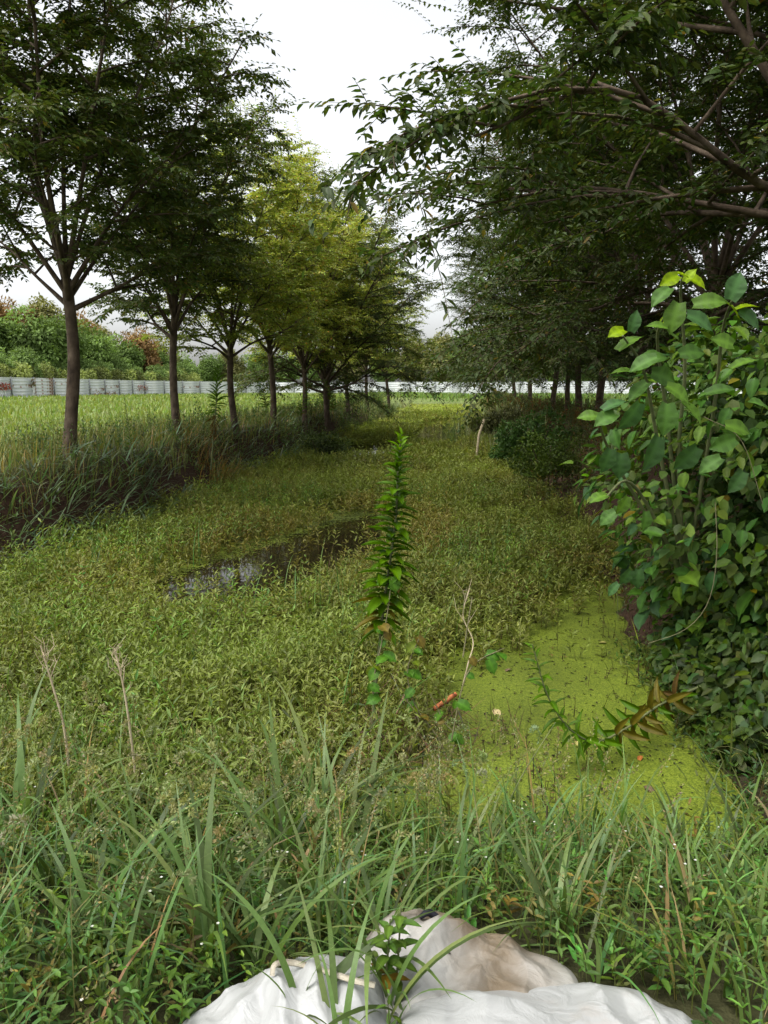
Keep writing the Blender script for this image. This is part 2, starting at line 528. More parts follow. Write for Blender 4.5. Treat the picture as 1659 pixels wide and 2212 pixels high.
def duck_mat():
    m, nt, p, out = mat_base('duckweed')
    L = nt.links; N = nt.nodes.new
    tc = N('ShaderNodeTexCoord')
    vo = N('ShaderNodeTexVoronoi'); vo.inputs['Scale'].default_value = 170
    vd = N('ShaderNodeTexVoronoi'); vd.feature = 'DISTANCE_TO_EDGE'; vd.inputs['Scale'].default_value = 170
    n1 = N('ShaderNodeTexNoise'); n1.inputs['Scale'].default_value = 26; n1.inputs['Detail'].default_value = 6; n1.inputs['Roughness'].default_value = .7
    n2 = N('ShaderNodeTexNoise'); n2.inputs['Scale'].default_value = 1.8; n2.inputs['Detail'].default_value = 4
    n3 = N('ShaderNodeTexNoise'); n3.inputs['Scale'].default_value = 110; n3.inputs['Detail'].default_value = 3
    for n in (vo, vd, n1, n2, n3):
        L.new(tc.outputs['Object'], n.inputs['Vector'])
    rp = N('ShaderNodeValToRGB'); e = rp.color_ramp.elements
    e[0].position, e[0].color = 0, (.055, .08, .007, 1)
    e[1].position, e[1].color = 1, (.16, .20, .022, 1)
    x = e.new(.5); x.color = (.105, .14, .010, 1)
    sep = N('ShaderNodeSeparateColor'); L.new(vo.outputs['Color'], sep.inputs[0]); L.new(sep.outputs[0], rp.inputs[0])
    r2 = N('ShaderNodeMapRange'); r2.inputs[1].default_value = .3; r2.inputs[2].default_value = .7; r2.inputs[3].default_value = .75; r2.inputs[4].default_value = 1.2
    L.new(n2.outputs[0], r2.inputs[0])
    mx = N('ShaderNodeMix'); mx.data_type = 'RGBA'; mx.blend_type = 'MULTIPLY'; mx.inputs[0].default_value = 1
    L.new(rp.outputs[0], mx.inputs[6]); L.new(r2.outputs[0], mx.inputs[7]); L.new(mx.outputs[2], p.inputs['Base Color'])
    p.inputs['Roughness'].default_value = .55; p.inputs['Specular IOR Level'].default_value = .3
    bp = N('ShaderNodeBump'); bp.inputs['Strength'].default_value = .5; bp.inputs['Distance'].default_value = .004
    L.new(vd.outputs[0], bp.inputs['Height']); L.new(bp.outputs[0], p.inputs['Normal'])
    # cover: attribute red channel against noise, so the mat breaks up into flecks of open water
    at = N('ShaderNodeAttribute'); at.attribute_name = 'col'
    s2 = N('ShaderNodeSeparateColor'); L.new(at.outputs['Color'], s2.inputs[0])
    a1 = N('ShaderNodeMath'); a1.operation = 'MULTIPLY_ADD'; a1.inputs[1].default_value = .45
    L.new(n3.outputs[0], a1.inputs[0]); L.new(n1.outputs[0], a1.inputs[2])       # noise mix about .22 + .5
    gt = N('ShaderNodeMath'); gt.operation = 'GREATER_THAN'
    L.new(s2.outputs[0], gt.inputs[0])
    su = N('ShaderNodeMath'); su.operation = 'SUBTRACT'; su.inputs[1].default_value = 0.0
    L.new(a1.outputs[0], su.inputs[0]); L.new(su.outputs[0], gt.inputs[1])
    tr = N('ShaderNodeBsdfTransparent'); ms = N('ShaderNodeMixShader')
    L.new(gt.outputs[0], ms.inputs[0]); L.new(tr.outputs[0], ms.inputs[1]); L.new(p.outputs[0], ms.inputs[2])
    L.new(ms.outputs[0], out.inputs['Surface'])
    return m


dxs = np.arange(-4.2, 3.2, .06); dys = np.arange(2.0, 13, .06)
dx, dy = np.meshgrid(dxs, dys, indexing='ij')
cover = .64 + .10 * fbm(dx, dy, 2.2, 4)
dd = poly_dist(dx, dy, P_DUCK)
cover = np.maximum(cover, .85 + np.clip(dd, -.25, .15) * .35 + .05 * fbm(dx, dy, 9, 3))
dp = poly_dist(dx, dy, P_POOL)
cover = np.where(dp > -.5, np.minimum(cover, .74 - dp * .9 + .10 * fbm(dx, dy, 6, 1)), cover)
cover = np.clip(cover, 0, 1)
keep = (dx > toe_l(dy) - .3) & (dx < toe_r(dy) + .4) & (dy > 1.9)
n1_, n2_ = dx.shape
idx = np.arange(n1_ * n2_).reshape(n1_, n2_)
kk = keep[:-1, :-1] & keep[1:, :-1] & keep[1:, 1:] & keep[:-1, 1:]
a_, b_, c_, d_ = idx[:-1, :-1][kk], idx[1:, :-1][kk], idx[1:, 1:][kk], idx[:-1, 1:][kk]
obj('duckweed', MB().add(np.stack([dx, dy, 0 * dx + .005], -1), np.concatenate([np.stack([a_, b_, c_], -1), np.stack([a_, c_, d_], -1)]),
    np.stack([cover] * 3, -1).reshape(-1, 3)).mesh('duckweed', duck_mat(), True), kind='stuff',
    label='bright yellow green duckweed film floating on the ditch water', cat='duckweed')

# ------------------------------------------------------------------ site fence
M_PANEL = noise_mat('white_painted_steel', [(.25, (.40, .43, .45)), (.6, (.58, .60, .61)), (.75, (.62, .63, .63))], .9, 7, .5, .15, 9, .4)
M_PANEL_WORN = noise_mat('worn_painted_steel', [(.40, (.16, .055, .03)), (.44, (.34, .26, .22)), (.5, (.56, .58, .6)), (.75, (.64, .65, .66))], 1.6, 8, .6, .15, 9, .3)
M_POST = noise_mat('grey_steel_post', [(.3, (.13, .14, .15)), (.7, (.24, .25, .26))], 4, 5, .5, .1, 20, .4)
FH, BAY, NS = 1.8, 3.6, 6


def slat_mesh(mat, name):
    """one profiled steel sheet: flat face with rolled ribs top and bottom"""
    h = FH / NS
    prof = [(0, 0), (0, .012), (.012, .022), (.02, .022), (.032, .012), (h * .5, .009), (h - .045, .012), (h - .033, .022), (h - .02, .022), (h - .014, .006), (h - .014, 0)]
    n = len(prof); mb = MB()
    v = [(x, -p[1], p[0]) for x in (0, BAY - .02) for p in prof]
    f = []
    for i in range(n):
        j = (i + 1) % n
        f += [(i, n + i, n + j), (i, n + j, j)]
    for i in range(1, n - 1):
        f += [(0, i, i + 1), (n, n + i + 1, n + i)]
    return mb.add(np.array(v), np.array(f)).mesh(name, mat)


ME_SLAT, ME_SLAT_W = slat_mesh(M_PANEL, 'slat'), slat_mesh(M_PANEL_WORN, 'slat_worn')
pm = MB()
for (x0, x1, y0, y1, z0, z1) in ((-.04, .04, -.095, -.03, -.2, FH + .05), (-.055, .055, -.11, -.015, FH + .05, FH + .065)):
    vv = np.array([(x, y, z) for x in (x0, x1) for y in (y0, y1) for z in (z0, z1)])
    pm.add(vv, np.array([(0, 1, 3), (0, 3, 2), (4, 6, 7), (4, 7, 5), (0, 4, 5), (0, 5, 1), (2, 3, 7), (2, 7, 6), (0, 2, 6), (0, 6, 4), (1, 5, 7), (1, 7, 3)]))
ME_POST = pm.mesh('post', M_POST)


def fence(a, b, label, worn=()):
    a, b = np.array(a, float), np.array(b, float)
    ln = np.linalg.norm(b - a); nb = max(1, round(ln / BAY)); d = (b - a) / ln
    ang = math.atan2(d[1], d[0])
    root = thing('site_fence', (a[0], a[1], ground_z(a[0], a[1])), label, 'fence')
    root.rotation_euler = (0, 0, ang)
    sx = ln / nb / BAY
    for i in range(nb + 1):
        o = obj('post', ME_POST, root, (i * ln / nb, 0, 0))
        if i == nb: break
        for s in range(NS):
            o = obj('slat', ME_SLAT_W if (i, s) in worn or i in worn else ME_SLAT, root, (i * ln / nb + .01 * sx, (0 if s % 2 else .004), s * FH / NS + rng.uniform(-.003, .003)))
            o.scale = (sx, 1, 1)
    return root


F = [(-34.2, 50.0), (-29.5, 96.0), (-17.5, 122.0), (11.0, 112.0), (30.0, 90.0), (38.0, 72.0)]
fence(F[0], F[1], 'long white corrugated steel fence with rust and creepers across the field', worn=(1, (2, 4), (5, 3), 6, (7, 4), (9, 2), (10, 3)))
fence(F[1], F[2], 'white steel fence stretch turning behind the slim tree trunks', worn=((2, 3),))
fence(F[2], F[3], 'white steel fence closing off the far end of the ditch')
fence(F[3], F[4], 'white steel fence stretch behind the shaded trees over the ditch')
fence(F[4], F[5], 'white steel fence stretch seen past the vine covered bush')

# ------------------------------------------------------------------ trees
def grow_tree(seed, H=6.6, fork=1.9, Rad=1.75, nlimb=9, leaf=.09, tpl=T_RHOMB, base_col=(.08, .108, .026), r0=.076, shoots=22, sec_step=.15, low_droop=0.0, name='zelkova', lean=.05, twig_step=.027):
    """trunk, limbs with branches, twigs and every leaf of one ditch-side tree (local coordinates, base at 0,0,0)"""
    global rng
    keep_rng, rng = rng, np.random.default_rng(seed)
    trunk, twigs = MB(), MB()
    la = rng.uniform(0, 6.28)
    lx, ly = math.cos(la) * lean, math.sin(la) * lean
    hs = np.linspace(-.25, fork, 12)
    wig = .035 * np.sin(hs * 2.6 + seed)
    tp = np.stack([lx * hs + wig, ly * hs + .018 * np.cos(hs * 2.6 + seed), hs], -1)
    tr = r0 * (1 - .22 * (hs / fork)) + r0 * .45 * np.exp(-np.maximum(hs, 0) * 7)
    tube(trunk, tp, tr, 12, wob=.09)
    top = tp[-1]
    limbs, leafP, leafD, leafN, leafL, secs = [], [], [], [], [], []

    def add_twig(p, d, ln, gap, drp):
        n = max(2, int(ln / gap))
        t = np.linspace(0, 1, 4)
        bend = np.array([0, 0, -drp])
        pts = p + d * (t[:, None] * ln) + bend * (t[:, None] ** 2) * ln
        sw_ = nrm(np.cross(d, UP) + 1e-4) * .0032
        wv_ = np.array([1, .75, .4])[:, None] * sw_
        cp = pts[[0, 2, 3]]
        twigs.add(np.concatenate([cp - wv_, cp + wv_]), [[0, 3, 4], [0, 4, 1], [1, 4, 5], [1, 5, 2]])
        tt = (np.arange(n) + .6) / n
        pp = p + d * (tt[:, None] * ln) + bend * (tt[:, None] ** 2) * ln
        dd = nrm(d + 2 * bend * tt[:, None])
        sd = np.cross(dd, UP)
        if np.linalg.norm(sd[0]) < .3:
            sd = np.cross(dd, np.array([math.cos(p[0] * 50), math.sin(p[0] * 50), 0]))
        sd = nrm(sd)
        sg = np.where(np.arange(n) % 2, 1.0, -1.0)[:, None]
        ld = nrm(dd * .55 + sd * sg * .85 - UP * rng.uniform(.05, .5, (n, 1)) + .18 * rng.standard_normal((n, 3)))
        ld[-1] = dd[-1]
        nn = nrm(UP + .33 * rng.standard_normal((n, 3)) + .2 * dd)
        leafP.append(pp); leafD.append(ld); leafN.append(nn)
        leafL.append(leaf * rng.uniform(.65, 1.2, n) * (1 - .35 * (1 - np.sin(np.pi * np.clip(tt * .8 + .15, 0, 1)))))

    def branch(mb, p, d, ln, r, droop, depth):
        n = 5
        t = np.linspace(0, 1, n)
        sidew = nrm(rng.standard_normal(3)) * .12
        pts = p + d * (t[:, None] * ln) + (np.array([0, 0, -droop]) + sidew) * (t[:, None] ** 2) * ln
        tube(mb, pts, np.linspace(r, .004, n), 4, wob=.1, cap=False)
        step = twig_step
        for s in np.arange(.18 if depth else .3, 1.0, step / ln):
            i = min(int(s * (n - 1)), n - 2); u = s * (n - 1) - i
            q = pts[i] * (1 - u) + pts[i + 1] * u
            td = nrm(pts[i + 1] - pts[i])
            sd = nrm(np.cross(td, UP) + 1e-6)
            sgn = 1 if rng.random() < .5 else -1
            dd = nrm(td * .6 + sd * sgn * rng.uniform(.4, 1.0) + UP * rng.uniform(-.25, .5) + .2 * rng.standard_normal(3))
            add_twig(q, dd, rng.uniform(.16, .42) * (1.15 - .4 * s), min(leaf, .08) * .37, rng.uniform(.05, .4))
        add_twig(pts[-1], nrm(pts[-1] - pts[-2]), rng.uniform(.25, .45), leaf * .42, .15)
        return pts

    tips = []
    for i in range(nlimb):
        mb = MB()
        az = i * 2.399 + rng.uniform(-.35, .35)
        fr = i / (nlimb - 1)                          # 0 lowest and widest, 1 the leader
        z0 = fork - .35 + .5 * fr if fr < .9 else fork - .02
        z0 = min(z0, fork - .02)
        start = np.array([np.interp(z0, hs, tp[:, 0]), np.interp(z0, hs, tp[:, 1]), z0])
        uu = .12 + .88 * fr
        out = Rad * math.sqrt(max(.05, 1 - ((uu - .42) / .62) ** 2)) * rng.uniform(.82, 1.1)
        rise = (H - fork) * (.16 + .82 * fr) * rng.uniform(.92, 1.06)
        if low_droop and fr < .4:
            rise = (H - fork) * .08 - low_droop * rng.uniform(.3, 1)
        ca, sa = math.cos(az), math.sin(az)
        cps = [start, start + np.array([ca * out * .30, sa * out * .30, max(rise, .6) * .33]), start + np.array([ca * out * .68, sa * out * .68, rise * .72 + (.35 if low_droop and fr < .4 else 0)]), start + np.array([ca * out, sa * out, rise])]
        cps[2] = cps[2] + .12 * rng.standard_normal(3)
        pts = curve_pts(cps, 14)
        ln = np.linalg.norm(np.diff(pts, axis=0), axis=1).sum()
        rr = r0 * rng.uniform(.40, .55)
        tube(mb, pts, np.linspace(rr, .008, 14) * (1 - .25 * np.sin(np.linspace(0, math.pi, 14))), 7, wob=.1, cap=False)
        kbr = 0
        for s in np.arange(.24 + .1 * rng.random(), .99, sec_step / ln):
            k = min(int(s * 13), 12); u = s * 13 - k
            qq = pts[k] * (1 - u) + pts[k + 1] * u
            td = nrm(pts[k + 1] - pts[k])
            a2 = kbr * 2.4 + rng.uniform(-.5, .5); kbr += 1
            rad_dir = np.array([math.cos(a2), math.sin(a2), rng.uniform(-.15, .55)])
            outw = np.array([ca, sa, 0])
            dd = nrm(td * .45 + rad_dir * .9 + outw * .2)
            bl = Rad * (.28 + .42 * math.sin(math.pi * min(1, s * .85 + .1))) * rng.uniform(.7, 1.15) * (1 - .30 * s)
            branch(mb, qq, dd, bl, rr * (1 - .8 * s) * .5 + .004, rng.uniform(.05, .35), 1)
        tips.append((pts[-1], nrm(pts[-1] - pts[-3])))
        add_twig(pts[-1], nrm(pts[-1] - pts[-2]), .4, leaf * .45, .1)
        limbs.append(mb)
    # long upright or arching young shoots that break the outline
    for k in range(shoots):
        p, d = tips[rng.integers(len(tips))]
        p = p + .35 * rng.standard_normal(3) * np.array([1, 1, .6])
        dd = nrm(d * .5 + UP * rng.uniform(.1, 1.0) + .5 * rng.standard_normal(3))
        add_twig(p, dd, rng.uniform(.5, 1.0) * (1.3 if Rad > 3 else 1), leaf * .62, rng.uniform(.05, .5))
    P = np.concatenate(leafP); D = np.concatenate(leafD); Nn = np.concatenate(leafN); Ln = np.concatenate(leafL)
    C = jit(base_col, len(P), .22, .14)
    yel = rng.random(len(P)) < .012
    C[yel] = jit((.20, .15, .03), yel.sum())
    rng = keep_rng
    return dict(trunk=trunk, limbs=limbs, twigs=twigs, P=P, D=D, N=Nn, L=Ln, C=C, tpl=tpl)


def tree_meshes(t, name):
    cm = MB()
    leaves(cm, t['tpl'], t['P'], t['D'], t['N'], t['L'], t['L'] * .5, t['C'])
    return dict(trunk=t['trunk'].mesh(name + '_trunk', M_BARK, True), limbs=[l.mesh(name + '_limb', M_BARK, True) for l in t['limbs']],
                twigs=t['twigs'].mesh(name + '_twigs', M_TWIG), crown=cm.mesh(name + '_crown', M_LEAF))


def place_tree(tm, loc, rz, sc, label, group, mat=None, cat='tree', name='zelkova_tree', kz=1.0):
    r = thing(name, loc, label, cat, group)
    r.rotation_euler = (0, 0, rz); r.scale = (sc, sc, sc * kz)
    obj('trunk', tm['trunk'], r)
    for l in tm['limbs']:
        obj('limb', l, r)
    obj('twigs', tm['twigs'], r, kind='stuff')
    c = obj('crown', tm['crown'], r, kind='stuff')
    if mat is not None:
        c.material_slots[0].link = 'OBJECT'; c.material_slots[0].material = mat
    return r


TA = tree_meshes(grow_tree(11, 7.4, 2.05, 1.85, 13), 'zelkova_a')
TB = tree_meshes(grow_tree(23, 7.0, 1.95, 1.75, 12, lean=.03), 'zelkova_b')
TC = tree_meshes(grow_tree(37, 6.6, 2.0, 1.85, 12, lean=.06), 'zelkova_c')
TD = tree_meshes(grow_tree(52, 6.4, 1.5, 2.4, 13, low_droop=.6, leaf=.085, sec_step=.17, twig_step=.038), 'zelkova_d')

ORD = 'first second third fourth fifth sixth seventh eighth ninth tenth'.split()
left_row = [   # pixel x, distance, mesh, turn, scale, leaf material, stretch
    (152, 8.9, TA, .4, 1.0, None, 1.0), (377, 12.7, TB, 2.3, .9, None, 1.1), (506, 15.2, TC, 4.1, .93, M_LEAF_OLIVE, .95),
    (592, 18.2, TB, 5.0, .98, M_LEAF_GOLD, .98), (660, 21.2, TA, 1.2, .97, M_LEAF_GOLD, 1.0), (707, 25.5, TC, .2, 1.1, M_LEAF_OLIVE, 1.0),
    (750, 30.0, TB, 3.5, 1.12, M_LEAF_GOLD, 1.0), (795, 36.5, TA, 2.0, 1.15, M_LEAF_OLIVE, 1.0), (840, 44.0, TC, 5.6, 1.25, M_LEAF_OLIVE, 1.0)]
for i, (px, d, tm, rz, sc, mt, kz) in enumerate(left_row):
    x = ray(px, 900)[0] / ray(px, 900)[1] * d
    place_tree(tm, (x, d, float(ground_z(x, d)) - .02), rz, sc, '%s tree of the row beside the open field, counted from the white sacks' % ORD[i],
               'row of young trees on the field side of the ditch', mt, kz=kz)
x = -1.72
place_tree(TD, (x, 23.2, float(ground_z(x, 23.2)) - .05), 1.0, 1.2, 'low hanging leafy tree leaning over the ditch from the field side bank', 'row of young trees on the field side of the ditch')

TR1 = grow_tree(71, 8.8, 2.3, 3.5, 18, low_droop=.3, leaf=.085, tpl=T_LEAF4, base_col=(.055, .082, .018), r0=.11, shoots=60, sec_step=.168, twig_step=.042)
TR2 = grow_tree(83, 7.8, 2.0, 3.35, 16, leaf=.08, base_col=(.055, .08, .018), r0=.095, shoots=40, sec_step=.19, low_droop=1.15, twig_step=.035)
TR1m = tree_meshes(TR1, 'zelkova_e'); TR2m = tree_meshes(TR2, 'zelkova_f')
right_row = [(3.55, 6.0, TR1m, 0.4, 1.0), (4.28, 10.0, TR2m, .5, 1.0), (4.62, 14.0, TR2m, 2.2, 1.0), (4.98, 18.0, TR2m, 4.4, .97),
             (5.25, 21.0, TR2m, 5.7, 1.0), (5.15, 21.9, TB, 1.7, 1.0), (5.55, 25.5, TR2m, 3.3, 1.0), (6.2, 33.0, TR2m, 1.4, 1.05), (7.2, 43., TR2m, .9, 1.1)]
NEAR_ROOT = None
for i, (x, y, tm, rz, sc) in enumerate(right_row):
    r = place_tree(tm, (x, y, float(ground_z(x, y)) - .02), rz, sc, '%s tree of the shady row behind the vine bush, counted from the white sacks' % ORD[i],
                   'row of shady trees on the bush side of the ditch')
    if i == 0: NEAR_ROOT = r

# single leaves of the overhanging tree that show largest
def leaf_object_meshes(tpl, cols, mat, name):
    tv, tf = tpl
    rows = len(tv) // 5
    vein = np.array([1.45 if k == 2 else (1.14 if (i * 6 // rows) % 2 else .88) for i in range(rows) for k in range(5)])[:, None]   # pale midrib and side veins
    return [MB().add(tv, tf, np.asarray(c)[None] * vein).mesh(name, mat, True) for c in cols]


def near_leaf_parts(root, T, n=280):
    rz = root.rotation_euler[2]; c, s = math.cos(rz), math.sin(rz)
    rot = np.array([[c, -s, 0], [s, c, 0], [0, 0, 1]])
    W = T['P'] @ rot.T + np.array(root.location)
    X, Y, f = project(W)
    vis = (X > 0) & (X < 1659) & (Y > 0) & (Y < 2212) & (f > .5)
    size = np.where(vis, T['L'] / np.maximum(f, .1), 0)
    pick = np.argsort(-size)[:n]
    cols = [(.055, .08, .02), (.045, .07, .022), (.075, .10, .025), (.04, .06, .02)]
    mes = leaf_object_meshes(big_leaf_template(False, 6), cols, M_LEAF, 'leaf')
    for j in pick:
        o = obj('leaf', mes[int(rng.integers(4))], root)
        p = T['P'][j] + .02 * rng.standard_normal(3)
        o.matrix_basis = leaf_matrix(p, T['D'][j] + .2 * rng.standard_normal(3), T['N'][j], T['L'][j] * .95, T['L'][j] * .42)


near_leaf_parts(NEAR_ROOT, TR1)

# ------------------------------------------------------------------ trees and hedge beyond the fence
def far_crown(seed, n, rx, rz, zc, leaf, col, lumps=26, sides=None):
    g = np.random.default_rng(seed)
    cen = nrm(g.standard_normal((lumps, 3))) * np.array([rx, rx, rz]) * g.uniform(.35, .82, (lumps, 1)) + np.array([0, 0, zc])
    rad = g.uniform(.28, .46, lumps) * min(rx, rz) * 1.15
    k = g.integers(lumps, size=n)
    d = nrm(g.standard_normal((n, 3)))
    P = cen[k] + d * (rad[k] * g.uniform(.55, 1.08, n))[:, None]
    P[:, 2] = np.maximum(P[:, 2], .3)
    D = nrm(d + .8 * g.standard_normal((n, 3)) - .3 * UP)
    N = nrm(d + UP * .7 + .4 * g.standard_normal((n, 3)))
    mb = MB()
    C = np.asarray(col) * (1 + .22 * g.standard_normal((n, 1))) * (1 + .2 * g.standard_normal(lumps)[k])[:, None]
    leaves(mb, T_RHOMB, P, D, N, leaf * g.uniform(.6, 1.3, n), leaf * .55 * g.uniform(.7, 1.2, n), np.clip(C, .01, .8))
    return mb


def far_tree_meshes(seed, h, rx, leaf, col, n=9000, low=.35):
    cr = far_crown(seed, n, rx, h * (1 - low) * .5, h * (low + (1 - low) * .5), leaf, col)
    tk = MB()
    tube(tk, [(0, 0, -.3), (.1, .05, h * .3), (.15, -.05, h * .6), (.1, 0, h * .85)], [.16, .13, .09, .03], 8)
    for a in range(6):
        zz = h * (.3 + .07 * a); an = a * 2.4
        tube(tk, [(.1, 0, zz), (.1 + math.cos(an) * rx * .35, math.sin(an) * rx * .35, zz + h * .12), (.1 + math.cos(an) * rx * .7, math.sin(an) * rx * .7, zz + h * .2)], [.06, .04, .015], 5)
    return tk.mesh('far_trunk', M_BARK, True), cr.mesh('far_crown', M_FAR)


FARK = {   # kinds of tree beyond the fence
    'green': [far_tree_meshes(s, 8, 2.8, .42, (.15, .225, .065), low=.12) for s in (1, 2)],
    'brown': [far_tree_meshes(s, 10, 3.0, .4, (.27, .17, .075), low=.2) for s in (3,)],
    'olive': [far_tree_meshes(s, 9, 2.9, .4, (.20, .20, .075), low=.1) for s in (4,)],
    'pale': [far_tree_meshes(s, 6, 2.8, .36, (.19, .28, .09), low=.1) for s in (5,)],
}
LAB = {'green': 'green leafy tree rising beyond the white fence', 'brown': 'rust brown tree standing tall beyond the white fence',
       'olive': 'olive leaved tree beyond the white fence', 'pale': 'pale green bushy tree close behind the white fence'}


def far_tree(kind, px, y, sc, k=0):
    tk, cr = FARK[kind][k % len(FARK[kind])]
    d = ray(px, 840); x = d[0] / d[1] * y
    seg_ = 'along its long rusted stretch' if px < 350 else 'where it bends behind the slim trunks' if px < 860 else 'at the far end of the ditch' if px < 1110 else 'behind the shaded tree row'
    r = thing('far_tree', (x, y, float(ground_z(x, y)) - .1), LAB[kind] + ' ' + seg_, 'tree', kind + ' trees beyond the fence')
    r.rotation_euler = (0, 0, rng.uniform(0, 6.28)); r.scale = (sc, sc, sc * rng.uniform(.92, 1.08))
    obj('trunk', tk, r); obj('crown', cr, r, kind='stuff')


for kind, px, y, sc in [('brown', -60, 92, 1.35), ('brown', 40, 96, 1.25), ('olive', 100, 100, 1.35), ('brown', 165, 104, 1.12), ('olive', 215, 108, 1.15), ('brown', 300, 108, .95), ('olive', 345, 118, 1.0),
                        ('green', -20, 84, 1.25), ('green', 70, 86, 1.15), ('green', 130, 90, 1.2), ('green', 205, 97, 1.05), ('green', 265, 104, 1.0), ('green', 330, 112, .9), ('green', 400, 122, .85),
                        ('green', 455, 128, .8), ('olive', 500, 130, .85), ('green', 560, 132, .9), ('green', 620, 134, .9), ('green', 690, 135, 1.0), ('olive', 760, 134, 1.0), ('green', 830, 132, 1.0),
                        ('olive', 890, 128, 1.1), ('olive', 950, 124, 1.2), ('green', 1010, 122, 1.25), ('olive', 1060, 122, 1.1), ('green', 1130, 118, 1.1), ('green', 1200, 112, 1.0), ('green', 1270, 108, 1.0),
                        ('green', 1340, 104, .95), ('green', 1420, 100, .9), ('green', 1520, 92, .8), ('green', 1620, 88, .8), ('green', 1720, 84, .9)]:
    far_tree(kind, px, y, sc, int(rng.integers(2)))
for j, px in enumerate([-70, -10, 45, 95, 140, 185, 225, 262, 300, 335, 365, 400]):
    yl = np.interp(px, [-70, 32, 340, 400], [66, 74, 101, 108])
    far_tree('pale', px, yl + 3.0, rng.uniform(.55, .72) + (.12 if px < 60 else 0))

hm = [far_crown(60 + s, 5200, 1.9, 1.15, 1.1, .2, (.20, .235, .075), 16).mesh('hedge_foliage', M_FAR) for s in range(2)]
for j in range(24):
    t = (j + .5) / 24
    px = -60 + t * 500
    yl = np.interp(px, [-70, 32, 340, 440], [60, 69, 98, 107]) + 1.0
    d = ray(px, 840); x = d[0] / d[1] * yl
    r = thing('hedge_shrub', (x - 2.6, yl + 2.0, .75), 'dense olive hedge shrub pressed against the back of the white fence', 'shrub', 'hedge shrubs behind the fence')
    r.rotation_euler = (0, 0, rng.uniform(0, 6.28)); sc = rng.uniform(1.15, 1.4); r.scale = (sc, sc, sc * rng.uniform(.95, 1.15))
    obj('foliage', hm[j % 2], r, kind='stuff')
    st = MB()
    for q_ in range(4):
        tube(st, [(.2 * q_ - .3, 0, -.2), (.25 * q_ - .3, .1, .8), (.35 * q_ - .5, .1, 1.8)], [.03, .022, .01], 5)
    obj('stem', st.mesh('hedge_stem', M_BARK), r)


def creeper(px0, px1, fy, zlo, zhi, col, n, label):
    mb = MB(); st = MB()
    y0 = fy
    pts = []
    for q_ in range(n):
        px = rng.uniform(px0, px1); a = np.array(F[0]); b = np.array(F[1])
        d = ray(px, 840); k = d[0] / d[1]
        # point where this direction meets the fence line
        t = (k * a[1] - a[0]) / ((b[0] - a[0]) - k * (b[1] - a[1]))
        w = a + (b - a) * t
        z = .8 + rng.beta(1.2, 1.6) * (zhi - zlo) + zlo
        pts.append((w[0] + .14, w[1] - .05, z))
    P = np.array(pts)
    D = nrm(np.array([.5, -.2, -1]) + .7 * rng.standard_normal((n, 3))); N = nrm(np.array([1, -.3, .3]) + .4 * rng.standard_normal((n, 3)))
    leaves(mb, T_LEAF, P, D, N, U(.09, .2, n), U(.08, .16, n), jit(col, n, .3, .2))
    lo = P[P[:, 2].argmin()]
    for q_ in range(6):
        p = P[rng.integers(n)]
        tube(st, [np.array([p[0] + .03, p[1] + rng.uniform(-.4, .4), .75]), (p + lo) / 2 * np.array([1, 1, 0]) + np.array([.04, 0, .8 + (p[2] - .8) * .5]), p], .012, 4)
    o = thing('dead_creeper', tuple(P.mean(0) * np.array([1, 1, 0]) + np.array([0, 0, .8])), label, 'creeper')
    obj('foliage', mb.mesh('creeper_leaves', M_DRY, origin=o.location), o, kind='stuff')
    obj('stem', st.mesh('creeper_stem', M_DRY, origin=o.location), o)


creeper(-12, 20, 0, .7, 1.45, (.26, .045, .018), 150, 'brick red creeper patch high on the rusted fence end')
creeper(198, 248, 0, .0, .6, (.20, .12, .05), 130, 'brown withered creeper along the foot of the white fence')
creeper(295, 325, 0, .6, 1.4, (.24, .055, .02), 110, 'small reddish creeper patch halfway up the white fence')
creeper(395, 415, 0, .1, 1.0, (.14, .06, .03), 60, 'dark brown creeper at the fence beside the second tree trunk')
creeper(66, 74, 0, 1.1, 1.75, (.10, .08, .03), 40, 'thin creeper hanging over the top edge of the fence')

# ------------------------------------------------------------------ ditch weeds and grasses (nobody could count them)
def weeds(mb, base, h, npair, leaf, lw, col, tpl=T_RHOMB, stemcol=(.10, .07, .03), lean=.25, up=.45, stem_w=.0035, droop=0.0):
    """upright stems with opposite leaf pairs"""
    n = len(base)
    if n == 0: return
    h = np.broadcast_to(h, n); leaf = np.broadcast_to(leaf, n); col = np.broadcast_to(col, (n, 3))
    la = U(0, 6.28, n); lm = np.abs(rng.standard_normal(n)) * lean
    d = nrm(np.stack([np.cos(la) * lm, np.sin(la) * lm, np.ones(n)], -1))
    a0 = U(0, 6.28, n)
    for k in range(npair):
        t = (.30 + .70 * (k + .5 * U(0, 1, n)) / npair)
        p = base + d * (h * t)[:, None]
        for s in (0, 1):
            az = a0 + k * 1.57 + s * math.pi + .35 * rng.standard_normal(n)
            el = up + .35 * rng.standard_normal(n) + .25 * t - droop
            ld = np.stack([np.cos(az) * np.cos(el), np.sin(az) * np.cos(el), np.sin(el)], -1)
            nn = nrm(UP - ld * ld[:, 2:3] + .25 * rng.standard_normal((n, 3)))
            L = leaf * U(.7, 1.2, n) * (1.1 - .45 * t)
            c = col * (1 + .16 * rng.standard_normal((n, 1))) * (.82 + .3 * t)[:, None]
            leaves(mb, tpl, p, ld, nn, L, L * lw, np.clip(c, .004, .9))
    blades(mb, base, la, h * 1.02, stem_w, lm * .8, .1, np.clip(np.asarray(stemcol)[None] * (1 + .3 * rng.standard_normal((n, 1))), .005, .9), nseg=2)


def scatter(x0, x1, y0, y1, dens):
    n = int((x1 - x0) * (y1 - y0) * dens)
    return U(x0, x1, n), U(y0, y1, n)


